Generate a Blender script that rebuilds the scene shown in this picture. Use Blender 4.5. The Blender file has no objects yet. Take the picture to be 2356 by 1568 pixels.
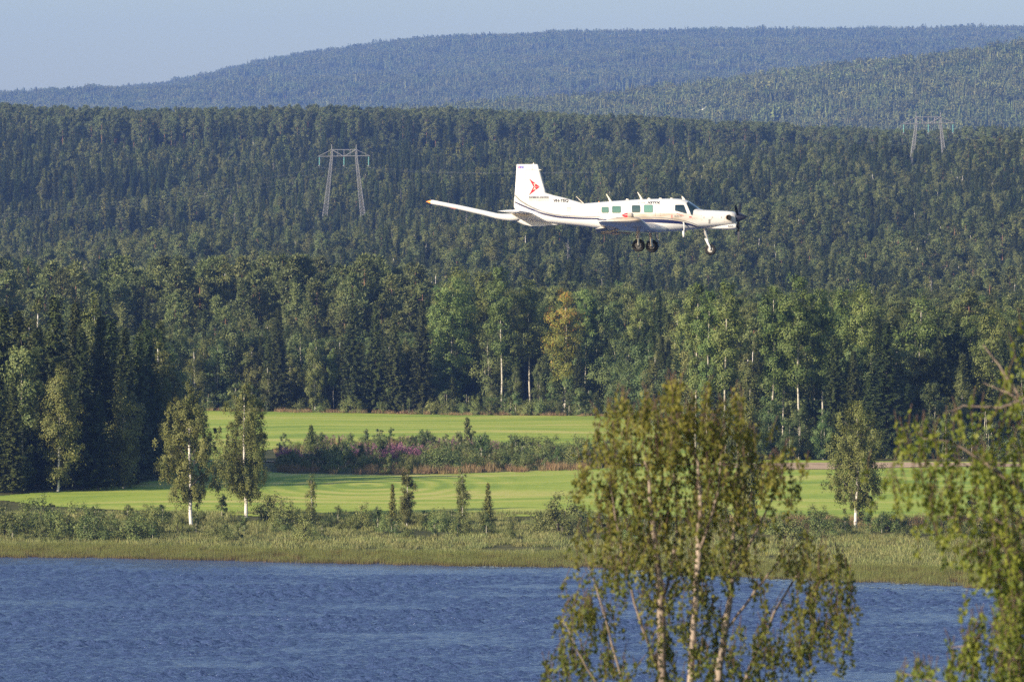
import bpy, bmesh, math, random
import numpy as np
from mathutils import Vector
from mathutils.geometry import tessellate_polygon

# ------------------------------------------------------------------ camera, sky, sun, exposure
scene = bpy.context.scene
col = scene.collection
H_CAM = 21.4            # camera height above the lake
FV = 13089.0            # focal length in picture units (picture 2356 units wide)
CX, HOR = 1178.0, 661.5 # centre column, horizon row

cam_data = bpy.data.cameras.new('camera')
cam = bpy.data.objects.new('camera', cam_data)
col.objects.link(cam)
cam.location = (0, 0, H_CAM)
cam.rotation_euler = (math.radians(90), 0, 0)
cam_data.sensor_width = 36.0
cam_data.lens = FV * 36.0 / 2356.0
cam_data.shift_y = -(784 - HOR) / 2356.0
cam_data.clip_start = 1.0
cam_data.clip_end = 40000.0
cam_data.dof.use_dof = True
cam_data.dof.focus_distance = 400.0
cam_data.dof.aperture_fstop = 4.8
scene.camera = cam

SUN_DIR = Vector((-0.740, -0.580, 0.345)).normalized()   # towards the sun
sun_el = math.asin(SUN_DIR.z)
world = bpy.data.worlds.new('World')
scene.world = world
world.use_nodes = True
wn = world.node_tree
wn.nodes.clear()
sky = wn.nodes.new('ShaderNodeTexSky')
sky.sky_type = 'NISHITA'
sky.sun_disc = False
sky.sun_elevation = sun_el
sky.sun_rotation = math.atan2(SUN_DIR.x, SUN_DIR.y)
sky.altitude = 200
sky.air_density = 1.2
sky.dust_density = 1.4
sky.ozone_density = 2.2
bg = wn.nodes.new('ShaderNodeBackground')
bg.inputs['Strength'].default_value = 0.092
wo = wn.nodes.new('ShaderNodeOutputWorld')
wn.links.new(sky.outputs[0], bg.inputs[0])
wn.links.new(bg.outputs[0], wo.inputs[0])

sun_data = bpy.data.lights.new('sun', 'SUN')
sun_data.energy = 5.0
sun_data.angle = math.radians(0.53)
sun_data.color = (1.0, 0.87, 0.70)
sun = bpy.data.objects.new('sun', sun_data)
sun.rotation_euler = SUN_DIR.to_track_quat('Z', 'Y').to_euler()
sun.location = (-200, -100, 150)
col.objects.link(sun)

vs = scene.view_settings
vs.view_transform = 'Standard'
vs.look = 'None'
vs.exposure = 0.85
vs.gamma = 1.0
vs.use_curve_mapping = False
scene.render.engine = 'CYCLES'
cy = scene.cycles
cy.use_denoising = False
cy.max_bounces = 5
cy.diffuse_bounces = 2
cy.glossy_bounces = 2
cy.transmission_bounces = 3
cy.volume_bounces = 0
cy.transparent_max_bounces = 4
cy.use_adaptive_sampling = True
cy.adaptive_threshold = 0.01
cy.sample_clamp_direct = 6.0
cy.sample_clamp_indirect = 3.0
cy.caustics_reflective = False
cy.caustics_refractive = False

# ------------------------------------------------------------------ helpers
def at(xv, yv, d):
    """point seen at picture position (xv, yv), d metres in front of the camera"""
    return np.array([(xv - CX) * d / FV, d, H_CAM + (HOR - yv) * d / FV])

class Parts:
    """collects vertices and faces, then becomes one mesh"""
    def __init__(self):
        self.v, self.f, self.m, self.t, self.n = [], [], [], [], 0
    def add(self, v, f, mat=0, tint=0.5):
        v = np.asarray(v, float).reshape(-1, 3)
        f = np.asarray(f, int)
        self.v.append(v)
        self.f.append(f + self.n)
        self.m.append(np.full(len(f), mat, int))
        t = np.asarray(tint, float)
        self.t.append(np.full(len(v), float(t)) if t.ndim == 0 else t)
        self.n += len(v)
        return self
    def join(self, o, matshift=0):
        for v, f, m, t in zip(o.v, o.f, o.m, o.t):
            self.v.append(v); self.f.append(f - 0 + 0); self.t.append(t); self.m.append(m + matshift)
        base = self.n
        k = len(o.f)
        for i in range(k):
            self.f[-k + i] = self.f[-k + i] + base
        self.n += o.n
        return self
    def moved(self, off, scale=1.0, rz=0.0):
        p = Parts()
        c, s = math.cos(rz), math.sin(rz)
        R = np.array([[c, -s, 0], [s, c, 0], [0, 0, 1]])
        p.v = [v @ R.T * scale + np.asarray(off) for v in self.v]
        p.f, p.m, p.t, p.n = list(self.f), list(self.m), list(self.t), self.n
        return p
    def mesh(self, name, mats, smooth=False):
        me = bpy.data.meshes.new(name)
        V = np.concatenate(self.v).astype(np.float32)
        nl = sum(f.size for f in self.f)
        npoly = sum(len(f) for f in self.f)
        loops = np.concatenate([f.ravel() for f in self.f]).astype(np.int32)
        counts = np.concatenate([np.full(len(f), f.shape[1], np.int32) for f in self.f])
        starts = (np.cumsum(counts) - counts).astype(np.int32)
        me.vertices.add(len(V)); me.vertices.foreach_set('co', V.ravel())
        me.loops.add(nl); me.loops.foreach_set('vertex_index', loops)
        me.polygons.add(npoly); me.polygons.foreach_set('loop_start', starts)
        me.polygons.foreach_set('material_index', np.concatenate(self.m).astype(np.int32))
        if smooth:
            me.polygons.foreach_set('use_smooth', np.ones(npoly, bool))
        a = me.attributes.new('tint', 'FLOAT', 'POINT')
        a.data.foreach_set('value', np.concatenate(self.t).astype(np.float32))
        for m in mats:
            me.materials.append(m)
        me.update(calc_edges=True)
        return me

def obj(name, me, parent=None, loc=None):
    o = bpy.data.objects.new(name, me)
    col.objects.link(o)
    if parent is not None:
        o.parent = parent
    if loc is not None:
        o.location = loc
    return o

def tag(o, label=None, cat=None, group=None, kind=None):
    if label: o['label'] = label
    if cat: o['category'] = cat
    if group: o['group'] = group
    if kind: o['kind'] = kind
    return o

def tube(pts, rad, sides=6, cap=True):
    pts = np.asarray(pts, float)
    n = len(pts)
    rad = np.broadcast_to(np.asarray(rad, float), (n,))
    d = np.gradient(pts, axis=0)
    d /= np.linalg.norm(d, axis=1)[:, None] + 1e-9
    ref = np.array([0.0, 0, 1]) if abs(d[:, 2]).mean() < 0.8 else np.array([1.0, 0, 0])
    a = np.cross(d, ref); a /= np.linalg.norm(a, axis=1)[:, None] + 1e-9
    b = np.cross(d, a)
    ang = np.arange(sides) * 2 * math.pi / sides
    v = pts[:, None, :] + rad[:, None, None] * (np.cos(ang)[None, :, None] * a[:, None, :] + np.sin(ang)[None, :, None] * b[:, None, :])
    v = v.reshape(-1, 3)
    i = np.arange(n - 1)[:, None] * sides
    j = np.arange(sides)[None, :]
    k = (j + 1) % sides
    f = np.stack([i + j, i + k, i + sides + k, i + sides + j], -1).reshape(-1, 4)
    return v, f

def box(c, s):
    c = np.asarray(c, float); s = np.asarray(s, float) / 2
    q = np.array([[-1,-1,-1],[1,-1,-1],[1,1,-1],[-1,1,-1],[-1,-1,1],[1,-1,1],[1,1,1],[-1,1,1]], float)
    f = [[0,3,2,1],[4,5,6,7],[0,1,5,4],[1,2,6,5],[2,3,7,6],[3,0,4,7]]
    return q * s + c, np.array(f)

def unit(v):
    return v / (np.linalg.norm(v, axis=-1, keepdims=True) + 1e-9)

def leaves(c, L, W, rg, axis=None, spread=1.0, nrm=None):
    """diamond leaves at centres c; axis: preferred long direction"""
    n = len(c)
    a = unit(rg.normal(size=(n, 3)))
    if axis is not None:
        a = unit(np.asarray(axis) + a * spread)
    if nrm is not None:
        a = unit(np.cross(nrm, a))
        b = np.cross(nrm, a)
    else:
        b = unit(np.cross(a, rg.normal(size=(n, 3))))
    L = np.broadcast_to(L, (n,))[:, None] * rg.uniform(.7, 1.25, (n, 1))
    W = np.broadcast_to(W, (n,))[:, None] * rg.uniform(.7, 1.25, (n, 1))
    v = np.stack([c - a * L / 2, c + b * W / 2, c + a * L / 2, c - b * W / 2], 1).reshape(-1, 3)
    f = np.arange(n * 4).reshape(n, 4)
    t = np.repeat(np.clip(rg.normal(.5, .22, n), 0, 1), 4)
    return v, f, t

class Wave:
    """smooth random field on the plane"""
    def __init__(self, seed, lam, n=14):
        r = np.random.default_rng(seed)
        th = r.uniform(0, 2 * math.pi, n)
        k = 2 * math.pi / (lam * r.uniform(.6, 1.6, n))
        self.kx, self.ky, self.p = k * np.cos(th), k * np.sin(th), r.uniform(0, 6.28, n)
        self.s = math.sqrt(2.0 / n)
    def __call__(self, x, y):
        x = np.asarray(x, float)[..., None]; y = np.asarray(y, float)[..., None]
        return np.sin(x * self.kx + y * self.ky + self.p).sum(-1) * self.s

# ------------------------------------------------------------------ materials
def newmat(name):
    m = bpy.data.materials.new(name)
    m.use_nodes = True
    nt = m.node_tree
    nt.nodes.clear()
    out = nt.nodes.new('ShaderNodeOutputMaterial')
    return m, nt, out

def plain(name, c, rough=.5, metal=0., spec=.5, coat=0., noise=None):
    m, nt, out = newmat(name)
    p = nt.nodes.new('ShaderNodeBsdfPrincipled')
    p.inputs['Base Color'].default_value = (*c, 1)
    p.inputs['Roughness'].default_value = rough
    p.inputs['Metallic'].default_value = metal
    p.inputs['Specular IOR Level'].default_value = spec
    p.inputs['Coat Weight'].default_value = coat
    if noise:
        sc, amt = noise
        tc = nt.nodes.new('ShaderNodeTexCoord')
        nz = nt.nodes.new('ShaderNodeTexNoise'); nz.inputs['Scale'].default_value = sc; nz.inputs['Detail'].default_value = 5
        nt.links.new(tc.outputs['Object'], nz.inputs['Vector'])
        mr = nt.nodes.new('ShaderNodeMapRange')
        mr.inputs[1].default_value = .3; mr.inputs[2].default_value = .7
        mr.inputs[3].default_value = 1 - amt; mr.inputs[4].default_value = 1 + amt
        nt.links.new(nz.outputs[0], mr.inputs[0])
        mx = nt.nodes.new('ShaderNodeMix'); mx.data_type = 'RGBA'; mx.blend_type = 'MULTIPLY'
        mx.inputs[0].default_value = 1
        mx.inputs[6].default_value = (*c, 1)
        cb = nt.nodes.new('ShaderNodeCombineColor')
        for i in range(3): nt.links.new(mr.outputs[0], cb.inputs[i])
        nt.links.new(cb.outputs[0], mx.inputs[7])
        nt.links.new(mx.outputs[2], p.inputs['Base Color'])
    nt.links.new(p.outputs[0], out.inputs[0])
    return m

def foliage(name, ca, cb, rand=.22, trans=.28, hue=.03, cc=None):
    """leaf colour runs from ca to cb by the leaf's own tint; each plant differs a little"""
    m, nt, out = newmat(name)
    L = nt.links
    at_ = nt.nodes.new('ShaderNodeAttribute'); at_.attribute_name = 'tint'
    rp = nt.nodes.new('ShaderNodeValToRGB')
    rp.color_ramp.elements[0].position = .15; rp.color_ramp.elements[0].color = (*ca, 1)
    rp.color_ramp.elements[1].position = .85; rp.color_ramp.elements[1].color = (*cb, 1)
    if cc:
        e = rp.color_ramp.elements.new(.98); e.color = (*cc, 1)
    L.new(at_.outputs['Fac'], rp.inputs[0])
    oi = nt.nodes.new('ShaderNodeObjectInfo')
    mv = nt.nodes.new('ShaderNodeMapRange'); mv.inputs[3].default_value = 1 - rand; mv.inputs[4].default_value = 1 + rand
    L.new(oi.outputs['Random'], mv.inputs[0])
    fr = nt.nodes.new('ShaderNodeMath'); fr.operation = 'MULTIPLY'; fr.inputs[1].default_value = 7.13
    L.new(oi.outputs['Random'], fr.inputs[0])
    f2 = nt.nodes.new('ShaderNodeMath'); f2.operation = 'FRACT'; L.new(fr.outputs[0], f2.inputs[0])
    mh = nt.nodes.new('ShaderNodeMapRange'); mh.inputs[3].default_value = .5 - hue; mh.inputs[4].default_value = .5 + hue * .6
    L.new(f2.outputs[0], mh.inputs[0])
    hs = nt.nodes.new('ShaderNodeHueSaturation')
    L.new(mh.outputs[0], hs.inputs['Hue']); L.new(mv.outputs[0], hs.inputs['Value']); L.new(rp.outputs[0], hs.inputs['Color'])
    p = nt.nodes.new('ShaderNodeBsdfPrincipled')
    p.inputs['Roughness'].default_value = .55
    p.inputs['Specular IOR Level'].default_value = .25
    tr = nt.nodes.new('ShaderNodeBsdfTranslucent')
    ms = nt.nodes.new('ShaderNodeMixShader'); ms.inputs[0].default_value = trans
    L.new(hs.outputs[0], p.inputs['Base Color']); L.new(hs.outputs[0], tr.inputs[0])
    L.new(p.outputs[0], ms.inputs[1]); L.new(tr.outputs[0], ms.inputs[2]); L.new(ms.outputs[0], out.inputs[0])
    return m

def bark(name, ca, cb, scale=(6, 6, 1.2), lo=.42, hi=.6):
    m, nt, out = newmat(name)
    L = nt.links
    tc = nt.nodes.new('ShaderNodeTexCoord')
    mp = nt.nodes.new('ShaderNodeMapping'); mp.inputs['Scale'].default_value = scale
    nz = nt.nodes.new('ShaderNodeTexNoise'); nz.inputs['Scale'].default_value = 1.0; nz.inputs['Detail'].default_value = 6
    L.new(tc.outputs['Object'], mp.inputs[0]); L.new(mp.outputs[0], nz.inputs[0])
    rp = nt.nodes.new('ShaderNodeValToRGB')
    rp.color_ramp.elements[0].position = lo; rp.color_ramp.elements[0].color = (*ca, 1)
    rp.color_ramp.elements[1].position = hi; rp.color_ramp.elements[1].color = (*cb, 1)
    L.new(nz.outputs[0], rp.inputs[0])
    p = nt.nodes.new('ShaderNodeBsdfPrincipled'); p.inputs['Roughness'].default_value = .85
    L.new(rp.outputs[0], p.inputs['Base Color']); L.new(p.outputs[0], out.inputs[0])
    return m

M = {}
M['spruce'] = foliage('spruce_needles', (.056, .080, .020), (.165, .180, .042), .36, .14, .035)
M['dark_spruce'] = foliage('dark_spruce_needles', (.022, .038, .011), (.068, .088, .022), .25, .10)
M['pine'] = foliage('pine_needles', (.060, .086, .028), (.165, .185, .056), .28, .14, hue=.02)
M['birch'] = foliage('birch_leaves', (.075, .098, .026), (.180, .185, .052), .2, .2, hue=.015)
M['aspen'] = foliage('aspen_leaves', (.072, .120, .026), (.195, .240, .062), .2, .22)
M['yellow'] = foliage('yellowing_leaves', (.120, .150, .026), (.300, .270, .045), .05, cc=(.40, .20, .04))
M['willow'] = foliage('willow_leaves', (.085, .125, .032), (.215, .240, .075), .25, .22)
M['shore_birch'] = foliage('shore_birch_leaves', (.092, .116, .028), (.220, .220, .060), .08, .22, .01)
M['young'] = foliage('young_leaves', (.060, .100, .030), (.150, .185, .058), .3, .2)
M['near_birch'] = foliage('near_birch_leaves', (.092, .118, .022), (.215, .200, .036), .0, .4, 0)
M['near_green'] = foliage('near_green_leaves', (.095, .135, .018), (.220, .240, .035), .0, .4, 0)
M['reed'] = foliage('reed_blades', (.170, .090, .050), (.165, .190, .045), .12, .3, .02)
M['sedge'] = foliage('sedge_blades', (.170, .195, .055), (.310, .310, .120), .25, .3, .03)
M['dry'] = foliage('dry_grass', (.190, .130, .060), (.330, .230, .110), .25, .2, .02)
M['fireweed'] = foliage('fireweed', (.075, .095, .030), (.290, .125, .185), .25, .25, .02)
M['bark_spruce'] = bark('spruce_bark', (.05, .04, .03), (.12, .10, .08))
M['bark_birch'] = bark('birch_bark', (.06, .05, .045), (.68, .63, .56), (3, 3, 6), .36, .44)
M['bark_aspen'] = bark('aspen_bark', (.16, .14, .10), (.46, .42, .33), (3, 3, 4), .36, .46)
M['bark_limb'] = bark('limb_bark', (.09, .07, .05), (.20, .17, .13))
M['bark_grey'] = bark('weathered_wood', (.20, .18, .17), (.36, .33, .31))

def pine_bark():
    m, nt, out = newmat('pine_bark')
    L = nt.links
    a = nt.nodes.new('ShaderNodeAttribute'); a.attribute_name = 'tint'
    rp = nt.nodes.new('ShaderNodeValToRGB')
    rp.color_ramp.elements[0].position = .25; rp.color_ramp.elements[0].color = (.13, .09, .075, 1)
    rp.color_ramp.elements[1].position = .6; rp.color_ramp.elements[1].color = (.27, .14, .075, 1)
    L.new(a.outputs['Fac'], rp.inputs[0])
    p = nt.nodes.new('ShaderNodeBsdfPrincipled'); p.inputs['Roughness'].default_value = .85
    L.new(rp.outputs[0], p.inputs['Base Color']); L.new(p.outputs[0], out.inputs[0])
    return m
M['bark_pine'] = pine_bark()
# ------------------------------------------------------------------ terrain
def uv_of(X, Y):
    return CX + np.asarray(X) / np.maximum(np.asarray(Y), 200.0) * FV     # picture column of a ground point

SH_X = [-2000, 0, 1000, 1330, 2240, 4500]
SH_D = [462, 456.6, 444, 440.8, 412.8, 385]
shore_wob = Wave(3, 26, 10)
def shore(xv):
    return np.interp(xv, SH_X, SH_D) + 1.3 * shore_wob(np.asarray(xv) * .034, np.zeros_like(np.asarray(xv, float)))

MID_X = [-3000, 0, 700, 900, 1100, 1300, 1500, 1700, 1900, 2100, 2356, 2800, 5000]
MID_Y = [330, 320, 285, 243, 212, 192, 177, 159, 137, 119, 99, 80, 70]
FAR_X = [-3000, -600, 0, 200, 400, 500, 700, 900, 1100, 1300, 1500, 1600, 1900, 2100, 2356, 3000, 5000]
FAR_Y = [300, 245, 224, 208, 186, 162, 118, 92, 78, 70, 69, 64, 61, 63, 56, 50, 60]
hill_wob = Wave(11, 700, 12)
hill_wob2 = Wave(12, 170, 12)
fld_wob = Wave(13, 90, 10)

def ground(X, Y):
    X = np.atleast_1d(np.asarray(X, float)); Y = np.atleast_1d(np.asarray(Y, float))
    X, Y = np.broadcast_arrays(X, Y)
    xv = uv_of(X, Y)
    s = shore(xv)
    z = np.interp(Y, [-400, 0, 30, 75, 150, 220, 245, 270, 350], [24, 19.8, 15.5, 9.0, 4.6, 1.2, -.3, -1.4, -1.5])
    dS = Y - s
    zs = np.interp(dS, [-40, -14, 0, 20], [-1.5, -.55, 0.02, .42])
    z = np.where(Y > 340, zs, z)
    t = np.clip((dS - 20) / np.maximum(500 - (s + 20), 1), 0, 1)
    z = np.where(dS > 20, .42 + (1.2 - .42) * t, z)
    land = np.interp(Y, [500, 800, 1000, 1200, 1300, 1500, 1800, 2000, 2300, 2450, 2600, 3300],
                     [1.2, 3.8, 5, 8, 11, 21, 40, 53, 76, 80, 78, 62])
    side = np.clip((xv - 800) / 1300, -.6, 1.3)
    land = land + np.interp(Y, [1200, 1880, 2050, 2300, 2600], [0, 12, 6, -8, -10]) * np.where(Y > 1950, np.clip(side, 0, 1.3), side)
    mid_c = H_CAM + (HOR - np.interp(xv, MID_X, MID_Y)) * 4800 / FV - 14
    far_c = H_CAM + (HOR - np.interp(xv, FAR_X, FAR_Y)) * 9000 / FV - 13
    l1 = 62 + (mid_c - 62) * np.clip((Y - 3300) / 1500, 0, 1) ** 1.0
    l2 = mid_c + (200 - mid_c) * np.clip((Y - 4800) / 1500, 0, 1)
    l3 = 200 + (far_c - 200) * np.clip((Y - 6300) / 2700, 0, 1) ** .9
    l4 = far_c - (Y - 9000) * .08
    land = np.where(Y > 3300, l1, land)
    land = np.where(Y > 4800, l2, land)
    land = np.where(Y > 6300, l3, land)
    land = np.where(Y > 9000, l4, land)
    wob = np.clip((Y - 1200) / 1500, 0, 1) * (1.2 * hill_wob2(X, Y)) + np.clip((Y - 3400) / 2000, 0, 1) * np.clip((8900 - Y) / 800, 0, 1) * 7 * hill_wob(X, Y)
    fw = np.clip((Y - 500) / 60, 0, 1) * np.clip((1200 - Y) / 300, 0, 1) * .12 * fld_wob(X, Y)
    z = np.where(Y > 500, land + wob + fw, z)
    return z

def g1(X, Y):
    return float(ground(X, Y)[0])

def depth_for(xv, yv, lo=380., hi=2400.):
    """how far away the ground is that is seen at (xv, yv)"""
    for _ in range(50):
        d = (lo + hi) / 2
        z = g1((xv - CX) * d / FV, d)
        y = HOR - (z - H_CAM) * FV / d
        if y > yv: lo = d
        else: hi = d
    return lo

def grid_sheet(name, us, Ys, zoff=0.0, keep=None, mats=(), width=None):
    U, YY = np.meshgrid(us, Ys)
    XX = width(U, YY) if width else U * YY
    Z = ground(XX.ravel(), YY.ravel()).reshape(XX.shape) + zoff
    V = np.stack([XX, YY, Z], -1).reshape(-1, 3)
    nx, ny = len(us), len(Ys)
    i = np.arange(ny - 1)[:, None] * nx + np.arange(nx - 1)[None, :]
    F = np.stack([i, i + 1, i + nx + 1, i + nx], -1).reshape(-1, 4)
    if keep is not None:
        c = V[F].mean(1)
        F = F[keep(c[:, 0], c[:, 1])]
    p = Parts(); p.add(V, F)
    return p.mesh(name, list(mats), smooth=True)

def ground_material():
    m, nt, out = newmat('forest_and_meadow_floor')
    L = nt.links
    geo = nt.nodes.new('ShaderNodeNewGeometry')
    n1 = nt.nodes.new('ShaderNodeTexNoise'); n1.inputs['Scale'].default_value = .35; n1.inputs['Detail'].default_value = 8; n1.inputs['Roughness'].default_value = .7
    n2 = nt.nodes.new('ShaderNodeTexNoise'); n2.inputs['Scale'].default_value = .03; n2.inputs['Detail'].default_value = 4
    L.new(geo.outputs['Position'], n1.inputs[0]); L.new(geo.outputs['Position'], n2.inputs[0])
    r1 = nt.nodes.new('ShaderNodeValToRGB')
    r1.color_ramp.elements[0].position = .35; r1.color_ramp.elements[0].color = (.055, .065, .026, 1)
    r1.color_ramp.elements[1].position = .68; r1.color_ramp.elements[1].color = (.150, .135, .055, 1)
    L.new(n1.outputs[0], r1.inputs[0])
    r2 = nt.nodes.new('ShaderNodeValToRGB')
    r2.color_ramp.elements[0].position = .4; r2.color_ramp.elements[0].color = (.7, .75, .7, 1)
    r2.color_ramp.elements[1].position = .65; r2.color_ramp.elements[1].color = (1.15, 1.05, .85, 1)
    L.new(n2.outputs[0], r2.inputs[0])
    mx = nt.nodes.new('ShaderNodeMix'); mx.data_type = 'RGBA'; mx.blend_type = 'MULTIPLY'; mx.inputs[0].default_value = 1
    L.new(r1.outputs[0], mx.inputs[6]); L.new(r2.outputs[0], mx.inputs[7])
    p = nt.nodes.new('ShaderNodeBsdfPrincipled'); p.inputs['Roughness'].default_value = .95; p.inputs['Specular IOR Level'].default_value = .1
    L.new(mx.outputs[2], p.inputs['Base Color']); L.new(p.outputs[0], out.inputs[0])
    return m
M['ground'] = ground_material()

Ys = np.concatenate([np.linspace(-350, 240, 40), np.linspace(255, 400, 12), np.linspace(404, 520, 60), np.linspace(524, 1000, 120),
                     np.linspace(1012, 2700, 130), np.linspace(2740, 10600, 170)])
us = np.linspace(-.2, .2, 181)
g_me = grid_sheet('ground', us, Ys, 0, None, [M['ground']], lambda u, y: u * (np.maximum(y, -100) + 420))
tag(obj('ground', g_me), kind='structure')

# ---- hay fields
def field_material(name):
    m, nt, out = newmat(name)
    L = nt.links
    geo = nt.nodes.new('ShaderNodeNewGeometry')
    # mowing swaths: bands that run across the slope and bend
    mp = nt.nodes.new('ShaderNodeMapping'); mp.inputs['Scale'].default_value = (.02, .11, 0); mp.inputs['Rotation'].default_value = (0, 0, math.radians(1.2))
    w = nt.nodes.new('ShaderNodeTexNoise'); w.inputs['Scale'].default_value = .022; w.inputs['Detail'].default_value = 2
    L.new(geo.outputs['Position'], w.inputs[0])
    ws = nt.nodes.new('ShaderNodeVectorMath'); ws.operation = 'MULTIPLY_ADD'; ws.inputs[1].default_value = (0, 55, 0)
    L.new(w.outputs['Color'], ws.inputs[0]); L.new(geo.outputs['Position'], ws.inputs[2])
    L.new(ws.outputs[0], mp.inputs[0])
    n1 = nt.nodes.new('ShaderNodeTexNoise'); n1.inputs['Scale'].default_value = 1; n1.inputs['Detail'].default_value = 5; n1.inputs['Roughness'].default_value = .65
    L.new(mp.outputs[0], n1.inputs[0])
    n2 = nt.nodes.new('ShaderNodeTexNoise'); n2.inputs['Scale'].default_value = 1.3; n2.inputs['Detail'].default_value = 6; n2.inputs['Roughness'].default_value = .75
    L.new(geo.outputs['Position'], n2.inputs[0])
    ad = nt.nodes.new('ShaderNodeMath'); ad.operation = 'MULTIPLY_ADD'; ad.inputs[1].default_value = .30
    L.new(n2.outputs[0], ad.inputs[0]); 
    sb = nt.nodes.new('ShaderNodeMath'); sb.operation = 'MULTIPLY'; sb.inputs[1].default_value = .70
    L.new(n1.outputs[0], sb.inputs[0]); L.new(sb.outputs[0], ad.inputs[2])
    rp = nt.nodes.new('ShaderNodeValToRGB')
    e = rp.color_ramp.elements
    e[0].position = .42; e[0].color = (.200, .285, .040, 1)
    e[1].position = .60; e[1].color = (.480, .440, .125, 1)
    k = e.new(.475); k.color = (.290, .365, .050, 1)
    k = e.new(.535); k.color = (.350, .400, .064, 1)
    # rounds left by the mower where it turned
    sh_ = nt.nodes.new('ShaderNodeMapping'); sh_.vector_type = 'POINT'; sh_.inputs['Location'].default_value = (14.5, -566 * .36, 0); sh_.inputs['Scale'].default_value = (1, .36, 0)
    L.new(geo.outputs['Position'], sh_.inputs[0])
    wv = nt.nodes.new('ShaderNodeTexWave'); wv.wave_type = 'RINGS'; wv.rings_direction = 'Z'; wv.inputs['Scale'].default_value = .12; wv.inputs['Distortion'].default_value = 1.2; wv.inputs['Detail'].default_value = 1
    L.new(sh_.outputs[0], wv.inputs[0])
    ln = nt.nodes.new('ShaderNodeVectorMath'); ln.operation = 'LENGTH'; L.new(sh_.outputs[0], ln.inputs[0])
    fall = nt.nodes.new('ShaderNodeMapRange'); fall.inputs[1].default_value = 7; fall.inputs[2].default_value = 17; fall.inputs[3].default_value = .13; fall.inputs[4].default_value = 0
    L.new(ln.outputs['Value'], fall.inputs[0])
    cen = nt.nodes.new('ShaderNodeMath'); cen.operation = 'SUBTRACT'; cen.inputs[1].default_value = .4; L.new(wv.outputs['Fac'], cen.inputs[0])
    ring = nt.nodes.new('ShaderNodeMath'); ring.operation = 'MULTIPLY_ADD'
    L.new(cen.outputs[0], ring.inputs[0]); L.new(fall.outputs[0], ring.inputs[1]); L.new(ad.outputs[0], ring.inputs[2])
    L.new(ring.outputs[0], rp.inputs[0])
    p = nt.nodes.new('ShaderNodeBsdfPrincipled'); p.inputs['Roughness'].default_value = .9; p.inputs['Specular IOR Level'].default_value = .15
    L.new(rp.outputs[0], p.inputs['Base Color']); L.new(p.outputs[0], out.inputs[0])
    return m
M['field'] = field_material('mown_hay_field')
M['soil'] = plain('dry_bare_soil', (.46, .33, .21), .95, spec=.1, noise=(.5, .3))

# plan limits (columns of the picture -> distance)
EDGE_X = [-3000, 0, 300, 500, 900, 1380, 1460, 1620, 1760, 2356, 5000]
EDGE_D = [800, 806, 808, 806, 802, 792, 770, 655, 640, 634, 630]
def forest_edge(xv):
    return np.interp(xv, EDGE_X, EDGE_D)
def point_edge(xv):          # the wooded point on the left is a belt of its own
    return np.interp(xv, [-3000, -300, 0, 180, 375], [520, 532, 545, 556, 578])
def in_point(X, Y):
    xv = uv_of(X, Y)
    return (xv < 374) & (Y > point_edge(xv)) & (Y < point_edge(xv) + 46)
HEDGE_X = [600, 660, 900, 1100, 1345, 1420, 1500]
HEDGE_N = [598, 592, 590, 598, 607, 612, 616]
HEDGE_F = [655, 672, 690, 672, 640, 628, 618]
edge_w = Wave(21, 30, 10)
def in_lower(X, Y):
    xv = uv_of(X, Y)
    near = np.interp(xv, [-500, 0, 100, 400, 640, 900, 1200, 1500, 2000, 2400, 4000], [545, 532, 521, 507, 500, 498, 502, 500, 492, 488, 480]) + .8 * edge_w(X, Y)
    far = np.minimum(np.interp(xv, HEDGE_X, HEDGE_N), forest_edge(xv) - 3)
    far = np.where(xv > 1500, np.minimum(forest_edge(xv) - 2, np.interp(xv, [1500, 1780, 2000, 2356, 3000], [620, 630, 626, 622, 615])), far)
    far = np.where(xv < 600, np.where(xv < 380, point_edge(xv) - 4, 596), far)
    return (Y > near) & (Y < far + .6 * edge_w(Y, X))
def in_upper(X, Y):
    xv = uv_of(X, Y)
    near = np.where(xv < 600, np.where(xv < 380, point_edge(xv) + 50, 597), np.interp(xv, HEDGE_X, HEDGE_F))
    far = forest_edge(xv) - 2.5
    return (Y > near + .6 * edge_w(X, Y)) & (Y < far + .4 * edge_w(Y, X)) & (xv < 1640)
def in_soil(X, Y):
    xv = uv_of(X, Y)
    n = np.interp(xv, [1640, 1750, 2060, 2300, 2500], [618, 601, 606, 608, 612])
    f = np.interp(xv, [1640, 1750, 2060, 2300, 2500], [620, 619, 622, 618, 613])
    return (Y > n + .9 * edge_w(X * 2, Y * 2)) & (Y < f + .5 * edge_w(Y, X))
fu = np.linspace(-.13, .13, 300)
fY = np.linspace(484, 815, 520)
tag(obj('lower_field', grid_sheet('lower_field', fu, fY, .05, in_lower, [M['field']])), kind='structure')
tag(obj('upper_field', grid_sheet('upper_field', fu, fY, .05, in_upper, [M['field']])), kind='structure')
tag(obj('bare_soil_strip', grid_sheet('bare_soil_strip', fu, fY, .10, in_soil, [M['soil']])), kind='structure')

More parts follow.
